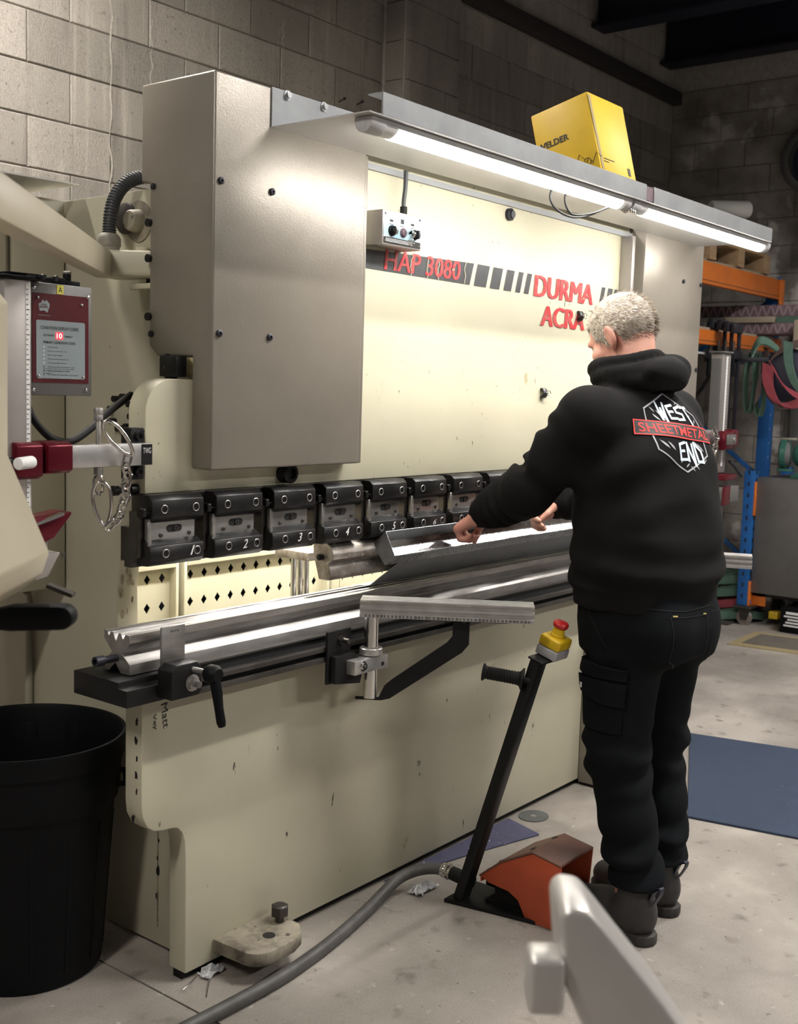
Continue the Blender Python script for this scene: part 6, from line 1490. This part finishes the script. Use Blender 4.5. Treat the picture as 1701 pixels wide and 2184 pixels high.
for g_, x in zip((W_g, E_g, S_g, T_g), (-.048, -.013, .016, .043)): glyphs(g_, x, .037, .026, .042, .0074, 'print_blue')
for g_, x in zip((E_g, N_g, D_g), (-.020, .013, .046)): glyphs(g_, x, -.080, .027, .050, .0078, 'print_blue')
bn = [(-.140, .020), (.140, .034), (.140, -.002), (-.140, -.020)]
bn = [(-.138, .022), (.138, .022), (.138, -.018), (-.138, -.018)]
decal(bn, 'ink_black', 'banner', hoodie, LG, HB, .0024)
for q in stroke(bn, .0036): decal(q, 'print_red', 'banner_edge', hoodie, LG, HB, .0030)
decal_text('SHEETMETAL', -.126, -.0115, .252, .027, 'print_red', hoodie, LG, HB, .0031, bold=.012)
# --- pockets, belt loops and stitches on the trousers
PK = (Vector((2.88, 1.25, .84)), Vector((.97, -.24, 0)), UZ, Vector((-.24, -.97, .0)))
def pocket(frame, poly, nm, wd=.0022):
    for q in stroke(poly, wd): decal(q, 'black_rubber', nm, trousers, frame, TB, .0018)
pocket(PK, [(-.075, .075), (.075, .070), (.078, -.035), (.004, -.088), (-.070, -.045)], 'pocket_seam')
pocket((Vector((3.05, 1.24, .84)), Vector((1, 0, 0)), UZ, NY), [(-.065, .075), (.075, .075), (.075, -.04), (.0, -.088), (-.065, -.045)], 'pocket_seam')
for a, b in ((-.068, .078), (.060, .073)): decal([(a, b-.001), (a+.014, b-.002), (a+.014, b+.0015), (a, b+.002)], 'stitch_yellow', 'stitch', trousers, PK, TB, .0026)
for q in stroke([(-.14, .098), (-.02, .088), (.12, .092)], .0022, False): decal(q, 'black_rubber', 'yoke_seam', trousers, PK, TB, .0018)
CG = (Vector((2.72, 1.43, .70)), Vector((.28, -.96, 0)).normalized(), UZ, Vector((-.96, -.28, 0)).normalized())
def patch(poly, frame, tree, off, th_, nm, mt, par):
    v, f = sub2(poly, .014); A = cling(v, *frame, tree, off); B2_ = cling(v, *frame, tree, off+th_); n = len(v)
    cnt = {}
    for fc in f:
        for i in range(3):
            e = (fc[i], fc[(i+1) % 3]); k_ = tuple(sorted(e)); cnt.setdefault(k_, []).append(e)
    rim = [(e[0][0], e[0][1], e[0][1]+n, e[0][0]+n) for e in cnt.values() if len(e) == 1]
    return MB().add(A+B2_, [t[::-1] for t in f]+[tuple(i+n for i in t) for t in f]+rim).build(nm, mt, par)
cp_ = patch([(-.070, .040), (.062, .030), (.058, -.115), (-.060, -.11)], CG, TB, -.002, .010, 'cargo_pocket', 'trousers', trousers)
patch([(-.074, .075), (.066, .062), (.066, .030), (-.074, .036)], CG, TB, .004, .010, 'pocket_band', 'trousers', trousers)
patch([(-.080, .030), (.066, .022), (.062, -.040), (.0, -.036), (-.055, -.018)], CG, TB, .008, .008, 'pocket_flap', 'trousers', trousers)
decal([(-.056, .006), (-.049, .006), (-.049, -.010), (-.056, -.010)], 'ink_white', 'label_tag', trousers, CG, TB, .0175)
for q in stroke([(-.075, .24), (-.02, .16), (.01, .12)], .003, False): decal(q, 'black_rubber', 'hip_pocket_seam', trousers, CG, TB, .0018)
# --- boots
def boot(ax, ay, toe, nm):
    dx, dy = toe; K = Vol((ax-.16, ay-.14, -.01), (ax+.16, ay+.30, .30), .005)
    a = np.array((ax, ay)); f = np.array((dx, dy))/math.hypot(dx, dy); P_ = lambda s, z: (a[0]+f[0]*s, a[1]+f[1]*s, z)
    K.cap(P_(-.005, .23), P_(-.008, .085), .055, .052, .0); K.ell(P_(-.020, .070), (.047, .052, .060), None, .02)
    K.cap(P_(.0, .075), P_(.10, .062), .050, .047, .03); K.cap(P_(.09, .055), P_(.175, .050), .048, .041, .02)
    sl, (X, Y, Z) = K.block((ax-.2, ay-.2, -.05), (ax+.2, ay+.35, .31)); K.d[sl] = np.maximum(np.maximum(K.d[sl], .022-Z), Z-.186)
    ob, _, _ = K.build(nm, 'boot', man, 2)
    n = 22; ol = []
    pr = [(-.078, .0), (-.07, .026), (-.05, .040), (.0, .042), (.06, .045), (.13, .050), (.18, .044), (.215, .024), (.222, 0)]
    sd = np.array((-f[1], f[0]))
    for s, w_ in pr: ol.append(tuple(a+f*s+sd*w_))
    for s, w_ in pr[-2:0:-1]: ol.append(tuple(a+f*s-sd*w_))
    MB().prism(ol, 'z', .0005, .030).build('sole', 'boot_sole', ob, .005)
    lp = [P_(-.058, .125), P_(-.078, .165), P_(-.094, .172), P_(-.092, .155), P_(-.072, .120)]
    MB().ribbon(spline(lp, 5), (sd[0]*.018, sd[1]*.018, 0), .003).build('pull_loop', 'steel_navy', ob)
boot(2.815, 1.345, (.22, 1), 'boot'); boot(3.022, 1.372, (.12, 1), 'boot')

# ================================================================== tidy: origins of single-mesh things at their base
for o in [o for o in COL.objects if o.parent is None and o.type == 'MESH']:
    vs = np.array([v.co[:] for v in o.data.vertices]); lo, hi = vs.min(0), vs.max(0)
    c = Vector(((lo[0]+hi[0])/2, (lo[1]+hi[1])/2, lo[2]))
    o.data.transform(Matrix.Translation(-c)); o.location = c
    for ch in o.children: ch.matrix_parent_inverse = Matrix.Translation(-c) @ ch.matrix_parent_inverse
